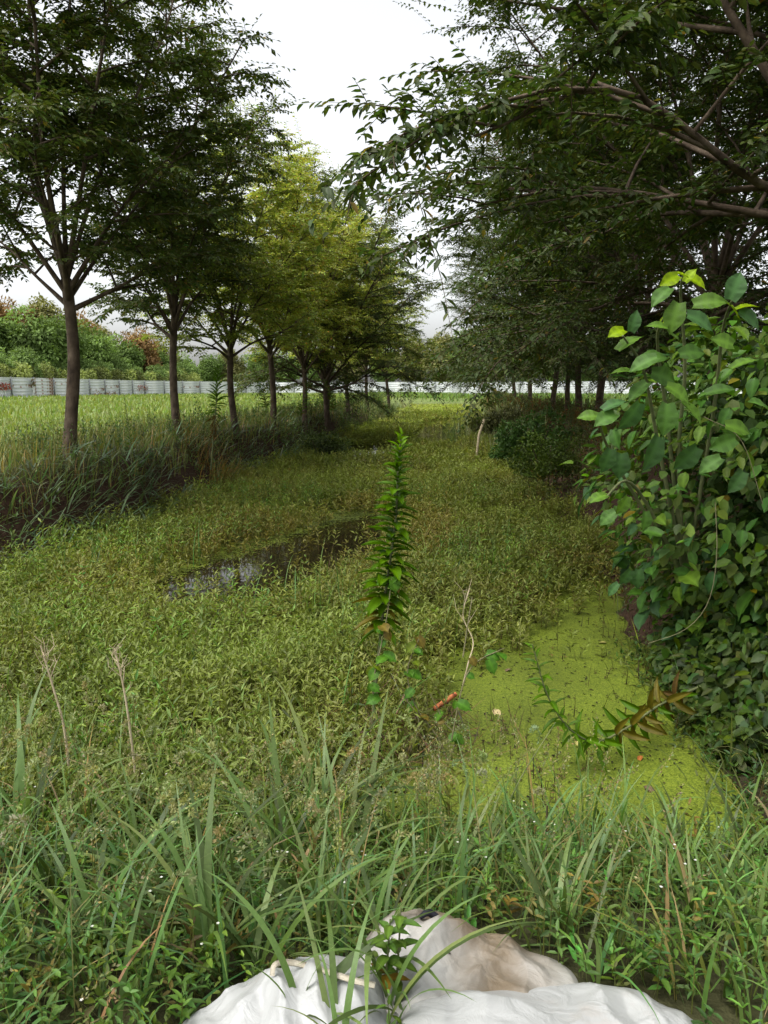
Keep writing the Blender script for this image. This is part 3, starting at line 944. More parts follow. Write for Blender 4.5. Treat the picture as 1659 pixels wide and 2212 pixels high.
def on_ground(x, y, dz=0.0):
    return np.stack([x, y, ground_z(x, y) + dz], -1)


wm = MB()
strata = [(2.45, 4.2, 900, 1.0), (4.2, 6, 730, 1.03), (6, 9, 520, 1.1), (9, 14, 290, 1.4), (14, 24, 120, 2.0), (24, 42, 50, 3.0), (42, Y_END, 18, 4.5)]
for y0, y1, den, s in strata:
    x, y = scatter(float(toe_l(y0)) - .3, float(toe_r(y1)) + .3, y0, y1, den)
    ok = (x > toe_l(y) - .15) & (x < toe_r(y) + .2)
    if y0 < 3: ok &= (x < .35)
    dk = poly_dist(x, y, P_DUCK); po = poly_dist(x, y, P_POOL); p2 = np.maximum(poly_dist(x, y, P_POOL2), poly_dist(x, y, P_POOL3))
    e = .10 * fbm(x, y, 5, 3)
    pr = np.ones(len(x))
    pr = np.where(dk + e > 0, .02, np.where(dk + e > -.3, .55, pr))
    pr = np.where(po + e > 0, .03, np.where(po + e > -.35, .45, pr))
    pr = np.where(p2 > -.25, .02, pr)
    pr *= np.clip(.8 + 1.0 * fbm(x, y, 1.7, 9), .12, 1)
    ok &= rng.random(len(x)) < pr
    x, y, po, dk = x[ok], y[ok], po[ok], dk[ok]
    n = len(x)
    base = np.stack([x, y, np.maximum(ground_z(x, y), -.03)], -1)
    g = fbm(x, y, .9, 6); b = fbm(x, y, 2.3, 8)
    col = np.array([.14, .17, .046])[None] * (1 + .5 * g[:, None])
    brown = np.clip(.25 + .9 * b + .8 * (po > -.7) + .35 * (dk > -.5), 0, 1) * (rng.random(n) ** .7)
    brown = np.clip(brown * .75, 0, .8)
    col = col * (1 - brown[:, None]) + np.array([.19, .14, .05])[None] * brown[:, None]
    col = col * np.interp(y, [6, 10, 14, 24, 40], [1.05, 1.2, 1.3, 1.5, 1.9])[:, None]  # light painted into leaf colour, rising with distance, to offset the overhanging trees' shade
    lush = np.clip((2.2 - np.hypot((x + 1.2) / 1.6, (y - 4) / 1.5)) * .5, 0, 1) * .5
    col = col * (1 - lush[:, None]) + np.array([.19, .25, .075])[None] * lush[:, None]
    hh = U(.13, .30, n) * (1 + .45 * fbm(x, y, 2.1, 33)) * np.where(rng.random(n) < .06, 1.6, 1.0)
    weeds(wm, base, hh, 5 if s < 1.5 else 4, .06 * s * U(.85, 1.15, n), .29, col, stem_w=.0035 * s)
n = 3000      # taller sprigs of a second kind in loose patches
x, y = U(-3.2, 1.6, n), U(2.7, 11, n); ok = in_ditch(x, y) & (poly_dist(x, y, P_DUCK) < -.15) & (poly_dist(x, y, P_POOL) < -.1) & (fbm(x, y, 1.3, 61) > .08); x, y = x[ok], y[ok]; n = len(x)
weeds(wm, np.stack([x, y, 0 * x], -1), U(.26, .46, n), 5, .07, .22, jit((.15, .215, .06), n, .25, .12), lean=.35)
n = 900       # single grass shoots among the weeds
x, y = U(-2.6, 1.2, n), U(2.8, 7.5, n); ok = in_ditch(x, y) & (poly_dist(x, y, P_DUCK) < -.1) & (poly_dist(x, y, P_POOL) < 0) & (fbm(x, y, 1.4, 51) > 0); x, y = x[ok], y[ok]; n = len(x)
blades(wm, np.stack([x, y, 0 * x], -1), U(0, 6.28, n), U(.25, .5, n), U(.005, .010, n), np.abs(.3 * rng.standard_normal(n)), U(.2, 1.5, n), jit((.12, .20, .06), n), nseg=5)
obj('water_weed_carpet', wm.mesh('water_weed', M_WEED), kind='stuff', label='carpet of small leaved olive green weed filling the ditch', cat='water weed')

# dark dead stems poking out of the duckweed and the open water
x, y = scatter(-1.8, 2.2, 2.4, 8, 150)
dk = poly_dist(x, y, P_DUCK); po = poly_dist(x, y, P_POOL)
clump = fbm(x, y, 2.6, 12) + .25 * rng.standard_normal(len(x))
ok = ((dk > -.25) & (clump > .12)) | ((po > -.3) & (rng.random(len(x)) < .5) & (po < .25))
x, y = x[ok], y[ok]; n = len(x)
ds = MB()
blades(ds, np.stack([x, y, 0 * x - .03], -1), U(0, 6.28, n), U(.07, .2, n), U(.003, .006, n), np.abs(.3 * rng.standard_normal(n)), .5 * rng.standard_normal(n), jit((.035, .025, .014), n, .3, .1), nseg=3)
k = rng.random(n) < .55
weeds(ds, np.stack([x, y, 0 * x - .02], -1)[k], U(.06, .14, k.sum()), 2, .03, .3, jit((.07, .045, .018), k.sum(), .3, .1), stemcol=(.04, .03, .015), lean=.4, up=-.2)
n = 1500
a = U(0, 6.28, n)
cx_ = U(.1, 2.0, n); cy_ = U(2.5, 5.5, n); ok = poly_dist(cx_, cy_, P_DUCK) > 0
cx_, cy_, a = cx_[ok], cy_[ok], a[ok]; n = len(cx_)
leaves(ds, T_RHOMB, np.stack([cx_, cy_, 0 * cx_ + .009], -1), np.stack([np.cos(a), np.sin(a), 0 * a], -1), np.tile(UP, (n, 1)), U(.006, .035, n), U(.004, .012, n), jit((.03, .024, .012), n, .4, .2))
obj('dead_stems', ds.mesh('dead_stems', M_DRY), kind='stuff', label='dark dead weed stems and bits standing in the duckweed', cat='dead stems')

# field grass
fg = MB()
for y0, y1, xl_, den, ln, wd in [(5, 12, -9, 145, .12, .018), (12, 22, -16, 60, .14, .034), (22, 45, -26, 18, .2, .065), (45, 122, -36, 4.5, .28, .13)]:
    x, y = scatter(xl_, toe_l(y1) - .3, y0, y1, den)
    ok = (x < toe_l(y) - 1.3 + .5 * fbm(x, y, 1, 3)) & (x > -.62 * y - 2)
    if y0 > 40: ok &= (x > np.interp(y, [50, 96, 122], [-34, -29.3, -17.4]) + .3)
    x, y = x[ok], y[ok]; n = len(x)
    g = fbm(x, y, .35, 4)
    col = jit((.20, .255, .075), n, .15, .10) * (1 + .22 * g[:, None])
    yel = np.clip(fbm(x, y, .8, 15), 0, 1)[:, None]
    col = col * (1 - .6 * yel) + np.array([.22, .24, .075]) * .6 * yel
    blades(fg, on_ground(x, y, -.01), U(0, 6.28, n), ln * U(.5, 1.3, n), wd * U(.7, 1.3, n), np.abs(.35 * rng.standard_normal(n)), U(.1, 1.1, n), np.clip(col, .01, .9), nseg=2)
# over the ditch's far end and behind the shaded row
for x0, x1, y0, y1, den, ln, wd, cc in [(-2, 9, Y_END + 2, 110, 9, .45, .10, (.15, .22, .06)), (5, 40, 16, 100, 7, .4, .09, (.13, .19, .055)), (3.2, 9, 3, 24, 60, .3, .02, (.07, .10, .03))]:
    x, y = scatter(x0, x1, y0, y1, den); ok = (x > toe_r(y) + 1.6) | (y > Y_END + 1)
    x, y = x[ok], y[ok]; n = len(x)
    blades(fg, on_ground(x, y, -.01), U(0, 6.28, n), ln * U(.5, 1.3, n), wd * U(.7, 1.3, n), np.abs(.35 * rng.standard_normal(n)), U(.1, 1.1, n), jit(cc, n), nseg=2)
obj('field_grass', fg.mesh('field_grass', M_GRASS), kind='stuff', label='bright green short grass of the open field', cat='grass')

# tall foxtail grass and herbs on the bank top, reeds on the bank face
bgm = MB()
for y0, y1, den, s in [(3.5, 9, 330, 1.0), (9, 15, 200, 1.3), (15, 26, 90, 1.9), (26, 46, 40, 3.0)]:
    x, y = scatter(toe_l(y0) - 3.2, toe_l(y1), y0, y1, den)
    a = toe_l(y) - x
    ok = (a > .35) & (a < 2.1 + .6 * fbm(x, y, .9, 2)) & (x > -.62 * y - 1.2)
    x, y = x[ok], y[ok]; n = len(x)
    g = fbm(x, y, 1.3, 7)
    col = jit((.15, .17, .055), n, .2, .12); straw = (rng.random(n) < .15 + .25 * np.clip(g, 0, 1))
    col[straw] = jit((.26, .21, .09), straw.sum())
    blades(bgm, on_ground(x, y, -.02), U(0, 6.28, n), U(.18, .42, n) * (1 + .2 * g),   .009 * s * U(.7, 1.5, n), np.abs(.3 * rng.standard_normal(n)), U(.1, 1.4, n), col, nseg=4, twist=1)
    x, y = scatter(toe_l(y0) - 2.2, toe_l(y1), y0, y1, den * .16)
    a = toe_l(y) - x
    ok = (a > .25) & (a < 2.0) & (x > -.62 * y - 1.2) & (fbm(x, y, 1.1, 21) > -.1)
    x, y = x[ok], y[ok]; n = len(x)
    weeds(bgm, on_ground(x, y), U(.2, .45, n), 5, .06 * (s ** .6), .38, jit((.07, .115, .04), n, .25, .1), lean=.3)
# reeds with long grey green blades
reed = MB()
rx, ry = scatter(-4.2, 0.5, 4.5, 24, 70)
a = toe_l(ry) - rx
ok = (a > -.22) & (a < .62) & ((fbm(rx, ry, 1.1, 31) > -.6 + .025 * ry) | (ry < 8.5)) & (rng.random(len(rx)) < np.interp(ry, [4, 11, 24], [1, .8, .25]))
bare = np.zeros(len(rx), bool)
for X, Y, rad in [(410, 1030, .42), (470, 985, .75)]:
    c = at_y(X, Y, 7.5 if X < 200 else 11.5)
    bare |= np.hypot(rx - c[0], (ry - c[1]) * .7) < rad
ok &= ~bare
rx, ry = rx[ok], ry[ok]
for q_ in range(4):
    n = len(rx)
    bs = on_ground(rx + .05 * rng.standard_normal(n), ry + .05 * rng.standard_normal(n), -.02) + np.stack([0 * rx, 0 * rx, U(0, .25, n)], -1)
    az = U(-1.2, 1.5, n) + rng.choice([0, math.pi], n, p=[.75, .25])
    blades(reed, bs, az, U(.2, .42, n), U(.012, .024, n) * np.interp(ry, [5, 20], [1, 1.7]), U(.55, 1.5, n), U(.1, 1.0, n), jit((.12, .17, .09), n, .25, .1), nseg=6, twist=.7)
obj('bank_reeds', reed.mesh('bank_reeds', M_GRASS), kind='stuff', label='grey green long bladed reeds hanging over the bare earth bank', cat='reeds')


def foxtails(mb, base, az, h, head, bend, col, stemcol=(.12, .15, .05), r=.008, bris=46):
    """thin arching stalks ending in bristly drooping seed heads"""
    n = len(base)
    bc = lambda v: np.broadcast_to(v, n).astype(float)
    az, h, head, bend = map(bc, (az, h, head, bend))
    ctr = blades(mb, base, az, h, .0022, .08, bend * .55, np.asarray(stemcol), nseg=6)
    p = ctr[:, -1]; d = nrm(ctr[:, -1] - ctr[:, -2])
    t = U(0, 1, (n, bris))
    down = np.stack([np.cos(az) * .5, np.sin(az) * .5, -np.ones(n)], -1)
    ax = nrm(d[:, None] * (1 - .5 * t[..., None]) + down[:, None] * (.9 * t[..., None] * bend[:, None, None]))
    P = p[:, None] + ax * (t * head[:, None])[..., None]
    rd = nrm(rng.standard_normal((n, bris, 3)) + ax * .5)
    P2 = P + rd * (r * .5)
    c = np.repeat(jit(col, n, .15, .1), bris, 0)
    leaves(mb, T_RHOMB, P2.reshape(-1, 3), (rd + ax * .6).reshape(-1, 3), nrm(rng.standard_normal((n * bris, 3))), r * 1.7, r * .75, c)


n = 620
x, y = U(-7.5, -.5, n), U(4, 19, n); a = toe_l(y) - x; ok = (a > .4) & (a < 3.2)
x, y = x[ok], y[ok]; n = len(x)
foxtails(bgm, on_ground(x, y), U(-1, 1.2, n), U(.32, .58, n), U(.07, .12, n), U(.6, 1.5, n), (.27, .28, .14), bris=30)
obj('bank_grass', bgm.mesh('bank_grass', M_GRASS), kind='stuff', label='tall foxtail grass and herbs along the field edge', cat='grass')

# leafy undergrowth on both banks further along, and on the shaded bank
ug = MB()
x, y = scatter(-4, 3, 11, 46, 14); a = toe_l(y) - x
ok = (a > -.35) & (a < 1.0); x, y = x[ok], y[ok]; n = len(x)
weeds(ug, on_ground(x, y), U(.35, .9, n), 6, .10 * np.interp(y, [11, 45], [.8, 2.0]), .24, jit((.11, .155, .055), n, .25, .12), lean=.4)
for y0, y1, den, s in [(4.5, 9, 120, .9), (9, 16, 65, 1.2), (16, 28, 32, 1.9), (28, Y_END, 9, 3.2)]:
    x, y = scatter(toe_r(y0) - .3, toe_r(y1) + 2.6, y0, y1, den); b = x - toe_r(y)
    ok = (b > -.25) & (b < 2.4) & (fbm(x, y, 1.2, 41) > -.35 + .35 * ((y < 12) & (b < .9)))
    x, y, b = x[ok], y[ok], b[ok]; n = len(x)
    c = jit((.075, .095, .032), n, .25, .12)
    br = rng.random(n) < .3; c[br] = jit((.13, .075, .035), br.sum())
    weeds(ug, on_ground(x, y), U(.15, .55, n) * np.where(b > .5, 1.3, .8), 5, .06 * s, .26, c, lean=.45)
    m_ = rng.random(n) < .5
    blades(ug, on_ground(x, y)[m_], U(0, 6.28, m_.sum()), U(.2, .5, m_.sum()), .007 * s, U(.1, .6, m_.sum()), U(.2, 1.5, m_.sum()), jit((.10, .12, .045), m_.sum(), .3, .15), nseg=4)
x, y = scatter(1.25, 3.0, 2.2, 4.6, 420); b = x - toe_r(y)
ok = (b > -.16 + .06 * np.sin(y * 17)) & (b < .9); x, y = x[ok], y[ok]; n = len(x)
weeds(ug, on_ground(np.asarray(x), y), U(.05, .22, n), 4, U(.025, .05, n), .4, jit((.07, .11, .032), n, .3, .14), T_LEAF4, lean=.5)
m_ = rng.random(n) < .35; blades(ug, on_ground(x, y)[m_], U(1.5, 4.7, m_.sum()), U(.15, .4, m_.sum()), U(.004, .009, m_.sum()), U(.2, .8, m_.sum()), U(.4, 1.8, m_.sum()), jit((.13, .15, .06), m_.sum(), .3, .15), nseg=5)
# pale feathery reed grass by the far open water
for cx0, cy0, cnt in [(3.3, 23, 260), (3.9, 29, 300), (4.6, 36, 260), (-.2, 36, 220), (.6, 44, 260), (6.3, 52, 200), (1.6, 56, 200), (2.9, 19, 150)]:
    x = cx0 + .5 * rng.standard_normal(cnt); y = cy0 + 1.5 * rng.standard_normal(cnt)
    blades(ug, on_ground(x, y, .0), U(0, 6.28, cnt), U(.5, .95, cnt), U(.015, .035, cnt), U(.05, .4, cnt), U(.2, 1.2, cnt), jit((.24, .26, .13), cnt, .2, .1), nseg=4)
obj('bank_undergrowth', ug.mesh('bank_undergrowth', M_WEED), kind='stuff', label='leafy undergrowth along the sloping ditch banks', cat='undergrowth')

# brown straw on the bank below the third tree
sw = MB()
c0 = at_y(490, 960, 12.6); n = 420
x = c0[0] + .38 * rng.standard_normal(n); y = c0[1] + .45 * rng.standard_normal(n)
blades(sw, on_ground(x, y, .0), U(-1.5, 1.2, n), U(.3, .7, n), .009, U(.1, .7, n), U(.5, 1.8, n), jit((.30, .20, .085), n, .25, .1), nseg=5)
obj('straw_tuft', sw.mesh('straw_tuft', M_GRASS), label='tan dried grass tuft on the bank below the third field side tree', cat='dry grass', kind='stuff')

# ------------------------------------------------------------------ shrubs on the banks
def shrub(name, loc, rx, h, leaf, col, n, label, seed, mat=M_BUSH, group=None):
    r = thing(name, loc, label, 'shrub', group)
    cr = far_crown(seed, n, rx, h * .5, h * .52, leaf, col, 18)
    obj('foliage', cr.mesh(name + '_foliage', mat), r, kind='stuff')
    for k in range(5):
        st = MB(); a = k * 1.3
        tube(st, [(0, 0, -.1), (math.cos(a) * rx * .25, math.sin(a) * rx * .25, h * .4), (math.cos(a) * rx * .5, math.sin(a) * rx * .5, h * .8)], [.018, .013, .006], 5)
        obj('stem', st.mesh('shrub_stem', M_BARK), r)


def at_px(px, y):
    d = ray(px, 860); x = d[0] / d[1] * y
    return (x, y, float(ground_z(x, y)))


shrub('bank_shrub', at_px(1150, 15), 1.1, 1.15, .085, (.06, .115, .04), 5200, 'dark green shrub at the foot of the shaded trees', 302)
shrub('bank_shrub', at_px(1190, 11.5), .8, .85, .055, (.065, .10, .03), 4200, 'feathery low shrub on the shaded bank above the bare soil', 303)
shrub('bank_shrub', at_px(1075, 24), 1.2, 1.0, .10, (.16, .18, .09), 3600, 'pale greyish shrub leaning over the water beside the shaded bank', 304)
shrub('bank_shrub', at_px(700, 17.5), .7, .9, .075, (.07, .10, .04), 2600, 'tangled grey green shrub between the slim trunks and the water', 305)

# ------------------------------------------------------------------ the vine covered bush
BC = np.array([2.42, 4.35, 0.0])
g0 = float(ground_z(2.4, 4.4))
bush = thing('vine_bush', (BC[0], BC[1], g0 - .1), 'tall bush smothered in leafy climbing vines at the edge of the duckweed', 'bush')
bo = np.array(bush.location)


def bush_pts(n, lo=.15, hi=2.0, shell=(.72, 1.04)):
    z = U(lo, hi, n); th = U(0, 2 * math.pi, n)
    prof = np.interp(z, [0, .25, .6, .95, 1.3, 1.7, 1.95, 2.15], [.72, .80, .95, 1.06, 1.08, .92, .66, .3])
    rr = prof * (1 + .13 * fbm(th * 1.6, z * 2.2, 1.5, 3)) * U(shell[0], shell[1], n)
    p = np.stack([BC[0] + rr * 1.06 * np.cos(th), BC[1] + rr * 1.0 * np.sin(th), z], -1)
    outw = np.stack([np.cos(th), np.sin(th), np.interp(z, [0, .8, 1.5, 2.1], [-.2, .1, .5, 1.2])], -1)
    return p, nrm(outw), th, z


def vine_leaf_dirs(outw, n, droop=.55):
    D = nrm(outw * U(.3, 1.0, (n, 1)) + rng.standard_normal((n, 3)) * .5 - UP * U(0, 2 * droop, (n, 1)))
    N = nrm(UP * 1.0 + outw * .75 + .35 * rng.standard_normal((n, 3)))
    return D, N


bm = MB()
p, ow, th, z = bush_pts(9500)
hole = fbm(th * 2.4, z * 3.2, 1.6, 17) + .15 * rng.standard_normal(len(z))
ok = (hole > -.42) & ((np.sin(th) < .35) | (rng.random(len(th)) < .4))
p, ow, z = p[ok], ow[ok], z[ok]; n = len(p)
D, N = vine_leaf_dirs(ow, n)
col = jit((.095, .16, .05), n, .25, .12)
pale = fbm(p[:, 0], p[:, 2], 3, 5)[:, None]
col = col * (1 + .25 * pale)
old = rng.random(n) < .05; col[old] = jit((.15, .15, .04), old.sum())
leaves(bm, T_LEAF4, p - bo, D, N, U(.045, .095, n), U(.032, .062, n), np.clip(col, .01, .6))
# deeper, sparser leaves close the bush's inside
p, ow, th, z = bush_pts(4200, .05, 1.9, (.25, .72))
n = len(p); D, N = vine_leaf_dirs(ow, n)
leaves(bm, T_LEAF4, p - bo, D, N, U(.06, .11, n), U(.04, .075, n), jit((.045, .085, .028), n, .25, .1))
# the mass goes on along the bank, away from the water
n = 7000
p = np.stack([U(2.6, 4.6, n), U(3.2, 6.4, n), U(.3, 1, n)], -1); p[:, 2] = ground_z(p[:, 0], p[:, 1]) + U(0, 1, n) ** .7 * (1.05 + .35 * fbm(p[:, 0], p[:, 1], 2, 2))
D, N = vine_leaf_dirs(np.tile([-.4, -.6, .5], (n, 1)), n)
leaves(bm, T_LEAF4, p - bo, D, N, U(.05, .10, n), U(.035, .065, n), jit((.05, .10, .032), n, .22, .1))
n = 6500
y = U(3.0, 4.2, n); x = 1.42 + .12 * np.abs(y - 3.4) + U(0, 1, n) ** 1.2 * 1.3
p = np.stack([x, y, 0 * x], -1); p[:, 2] = np.maximum(ground_z(x, y), 0) + U(.02, 1, n) * np.clip((x - 1.3) * 1.1, .15, .8) * (1 + .4 * fbm(x, y, 3, 8)) * np.interp(y, [2.75, 3.3], [.45, 1])
ok = fbm(x * 3, p[:, 2] * 4, 1.3, 9) > -.35; p = p[ok]; n = len(p)
D, N = vine_leaf_dirs(np.tile([-.6, -.7, .2], (n, 1)), n)
leaves(bm, T_LEAF4, p - bo, D, N, U(.035, .085, n), U(.024, .055, n), jit((.05, .085, .026), n, .3, .14))
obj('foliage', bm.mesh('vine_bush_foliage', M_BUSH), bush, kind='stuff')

for k in range(9):       # woody stems inside
    st = MB(); a = U(0, 6.28); r_ = U(.1, .6)
    b0 = np.array([BC[0] + .4 * math.cos(a), BC[1] + .4 * math.sin(a), 0.0]); b0[2] = ground_z(b0[0], b0[1]) - .1
    e0 = np.array([BC[0] + .9 * math.cos(a + .4), BC[1] + .8 * math.sin(a + .4), U(1.1, 1.8)])
    tube(st, curve_pts([b0, (b0 + e0) / 2 + .15 * rng.standard_normal(3), e0], 8) - bo, np.linspace(.02, .006, 8), 6)
    obj('stem', st.mesh('bush_stem', M_BARK, True), bush)
M_VINE = noise_mat('pale_vine_stem', [(.3, (.09, .085, .04)), (.7, (.20, .18, .10))], 30, bump=0)
for path in [[(1545, 1085, 3.45), (1548, 1200, 3.4), (1530, 1300, 3.4), (1480, 1360, 3.42), (1400, 1390, 3.5)], [(1520, 900, 3.5), (1600, 950, 3.45), (1648, 1090, 3.4)]]:
    st = MB(); tube(st, curve_pts([at_y(*c) for c in path], 16) - bo, np.linspace(.0022, .0015, 16), 5)
    obj('vine_stem', st.mesh('vine_stem', M_VINE, True), bush)
# hanging vine leaves that can be told apart: one object each
cols = [(.06, .13, .04), (.075, .155, .045), (.05, .105, .045), (.10, .17, .045)]
OVALS = leaf_object_meshes(T_OVAL, cols, M_BUSH, 'vine_leaf')
HEARTS = leaf_object_meshes(T_HEART, cols + [(.19, .12, .03)], M_BUSH, 'heart_leaf')
cnt = 0
while cnt < 270:
    pp, ow, th, z = bush_pts(1, .25, 1.95, (1.0, 1.1))
    if math.sin(th[0]) > .1 or (math.cos(th[0]) > .55): continue
    D, N = vine_leaf_dirs(ow, 1, .5)
    s = U(.06, .105) if z[0] > .7 else U(.07, .13)
    low = z[0] < .75
    o = obj('leaf', (HEARTS if low or rng.random() < .25 else OVALS)[int(rng.integers(4))], bush)
    o.matrix_basis = leaf_matrix(pp[0] - bo, D[0], N[0], s, s * (.85 if low else .62))
    cnt += 1

# broad leaved mulberry sapling growing out of the bush
sap_b = np.array([1.85, 3.75, float(ground_z(1.85, 3.75))])
sap = thing('mulberry_sapling', tuple(sap_b), 'sapling with broad heart shaped leaves and lime green tips above the vines', 'sapling')
MUL = leaf_object_meshes(T_MUL, [(.085, .165, .055), (.07, .14, .06), (.105, .19, .055), (.055, .11, .045), (.20, .32, .03)], M_BUSH, 'mulberry_leaf')
M_GSTEM = noise_mat('green_stem', [(.3, (.07, .09, .035)), (.7, (.15, .16, .07))], 20, bump=0)
SY = 3.45
sapl = [[(1480, 1250), (1465, 1000), (1480, 800), (1470, 640), (1478, 585)], [(1480, 1250), (1420, 950), (1390, 800), (1345, 725)], [(1480, 1250), (1540, 900), (1560, 720), (1580, 650)],
        [(1480, 1250), (1330, 1000), (1290, 900)], [(1480, 1250), (1370, 1050), (1300, 1080)], [(1480, 1250), (1440, 900), (1420, 740), (1432, 690)]]
for path in sapl:
    st = MB(); pts = curve_pts([at_y(X, Y, SY + .55 - .68 * i / (len(path) - 1)) for i, (X, Y) in enumerate(path)], 14)
    tube(st, pts - sap_b, np.linspace(.012, .004, 14), 6)
    obj('branch', st.mesh('sapling_branch', M_GSTEM, True), sap)
# leaves: pixel of centre, length in pixels, direction in the picture (degrees, 0 = towards +x, 90 = up), mesh
ml = [(1445, 605, 62, 205, 4), (1468, 590, 46, 150, 4), (1492, 592, 44, 60, 4), (1508, 608, 62, -25, 4), (1425, 640, 80, 215, 0), (1540, 650, 92, 10, 2), (1455, 690, 90, 250, 2), (1520, 695, 90, -20, 1), (1592, 612, 85, 70, 1),
      (1585, 665, 55, 120, 4), (1615, 660, 60, 20, 4), (1625, 690, 80, -30, 1), (1372, 690, 62, 75, 1), (1418, 702, 60, 165, 2), (1436, 690, 34, 65, 4), (1330, 718, 55, 195, 4), (1362, 735, 80, 40, 2), (1385, 785, 85, 200, 0), (1420, 770, 80, 15, 0),
      (1345, 800, 70, 170, 2), (1440, 815, 85, -15, 0), (1375, 845, 80, 215, 0), (1470, 850, 80, -30, 2), (1330, 870, 75, 30, 1), (1268, 898, 62, 175, 2), (1305, 905, 75, 200, 0), (1360, 905, 95, 240, 1), (1440, 910, 95, 265, 0), (1500, 890, 85, -40, 2),
      (1410, 985, 110, 250, 3), (1480, 995, 90, 230, 3), (1340, 1010, 75, 265, 3), (1310, 1000, 75, 255, 3), (1560, 960, 80, 200, 0), (1600, 925, 80, -10, 2), (1530, 1005, 75, 210, 0), (1290, 1075, 60, 190, 2), (1310, 1120, 60, 215, 0), (1345, 1095, 62, 240, 2),
      (1395, 1130, 62, 270, 0), (1350, 1250, 55, 240, 3), (1378, 1255, 62, 265, 3), (1322, 1275, 50, 230, 1), (1590, 1045, 75, 235, 3), (1640, 870, 80, 150, 0), (1560, 840, 80, 20, 0), (1610, 780, 75, 30, 2), (1500, 760, 75, 10, 0), (1560, 735, 70, 160, 2)]
for X, Y, L, ang, k in ml:
    yy_ = SY - .15 + rng.uniform(-.12, .12) - (.12 if Y > 850 else 0)
    c = at_y(X, Y, yy_); size = L / FPX * yy_ * .68
    a = R(ang)
    d = np.array([math.cos(a), rng.uniform(-.45, .1), math.sin(a)])
    nn = np.array([rng.uniform(-.6, .6) - .35 * math.cos(a), rng.uniform(-1, -.2), rng.uniform(.4, 1)])
    o = obj('leaf', MUL[k], sap)
    d = d / np.linalg.norm(d)
    o.matrix_basis = leaf_matrix(c - d * size * .5 - sap_b, d, nn, size, size * rng.uniform(.62, .84))

# ------------------------------------------------------------------ tall leafy spikes
LANCE_V, LANCE_F = big_leaf_template(False, 8, .015)
LANCE = (LANCE_V, LANCE_F)
SPK = leaf_object_meshes(LANCE, [(.065, .135, .026), (.08, .16, .03), (.13, .26, .035), (.12, .11, .03), (.095, .07, .03)], M_BUSH, 'lance_leaf')


def spike(name, label, pts, r0, nleaf, f0, lmax, prof, mesh_of, elev, droop_world=0.0, wid=.23, stem_mat=None, cat='plant', spin=2.399):
    pts = np.asarray(pts); base = pts[0].copy()
    root = thing(name, tuple(base), label, cat)
    st = MB(); tube(st, pts - base, np.linspace(r0, r0 * .45, len(pts)), 7)
    obj('stem', st.mesh('spike_stem', stem_mat or M_GSTEM, True), root)
    seg = np.concatenate([[0], np.cumsum(np.linalg.norm(np.diff(pts, axis=0), axis=1))]); tot = seg[-1]
    for i in range(nleaf):
        t = f0 + (1 - f0) * (i + .5) / nleaf
        s = t * tot
        p = np.array([np.interp(s, seg, pts[:, k]) for k in range(3)])
        p2 = np.array([np.interp(min(s + .02, tot), seg, pts[:, k]) for k in range(3)]); p1 = np.array([np.interp(max(s - .02, 0), seg, pts[:, k]) for k in range(3)])
        ax = nrm(p2 - p1)
        u = nrm(np.cross(ax, np.array([.3, 1, .2]))); w = np.cross(ax, u)
        an = i * spin + rng.uniform(-.3, .3)
        rad = u * math.cos(an) + w * math.sin(an)
        el = elev(t) + rng.uniform(-.32, .28)
        d = nrm(rad * math.cos(el) + ax * math.sin(el) - UP * droop_world)
        nn = nrm(ax - rad * .2 + (UP * droop_world))
        L = lmax * prof(t) * rng.uniform(.6, 1.2)
        o = obj('leaf', SPK[mesh_of(t)], root)
        o.matrix_basis = leaf_matrix(p - base, d, nn, L, L * wid)
    return root


SP_Y = 3.3
spts = curve_pts([at_y(800, 1625, SP_Y), at_y(810, 1500, SP_Y), at_y(820, 1390, SP_Y), at_y(834, 1270, SP_Y + .03), at_y(854, 1130, SP_Y + .05), at_y(860, 1010, SP_Y + .02), at_y(867, 938, SP_Y)], 30)
spike('tall_weed_spike', 'tall upright weed spike densely set with narrow green leaves, standing in the ditch', spts, .008, 150, .40, .125,
      lambda t: np.interp(t, [.4, .5, .62, .8, .93, 1], [.8, 1.0, .95, .72, .5, .3]),
      lambda t: 2 if t > .95 else (int(rng.integers(2)) if t > .50 else int(rng.choice([0, 3, 3, 1]))),
      lambda t: np.interp(t, [.4, .55, .8, .95, 1], [-.1, .3, .5, .85, 1.35]), droop_world=.12, wid=.42)
bpts = curve_pts([at_y(1520, 1480, 3.5), at_y(1430, 1520, 3.35), at_y(1350, 1575, 3.15), at_y(1285, 1602, 3.05), at_y(1228, 1572, 3.0), at_y(1182, 1500, 3.0), at_y(1150, 1392, 3.0)], 30)
spike('bent_weed_spike', 'bent over weed stem with hanging leaves curving across the duckweed', bpts, .006, 88, .10, .115,
      lambda t: np.interp(t, [.1, .3, .55, .8, 1], [.95, 1, .9, .75, .4]),
      lambda t: int(rng.choice([3, 3, 4, 0])) if t < .25 else (int(rng.integers(2)) if t > .5 else int(rng.choice([0, 3]))),
      lambda t: np.interp(t, [.1, .5, .8, 1], [-.1, .25, .6, 1.2]), droop_world=.4, wid=.26)
tw_y = 11.0
twp = curve_pts([at_y(456, 1015, tw_y), at_y(462, 930, tw_y), at_y(468, 860, tw_y), at_y(470, 795, tw_y)], 16)
spike('bank_weed_spike', 'slender leafy weed with withered lower leaves standing on the bare bank', twp, .012, 90, .35, .17, lambda t: np.interp(t, [.35, .55, .7, 1], [.6, .75, 1, .5]),
      lambda t: 4 if t < .55 else int(rng.integers(2)), lambda t: np.interp(t, [.35, .55, .7, 1], [-1.0, -.3, .8, 1.1]), wid=.14)
thp = curve_pts([at_y(285, 1010, 9.0), at_y(280, 940, 9.0), at_y(268, 855, 9.0)], 10)
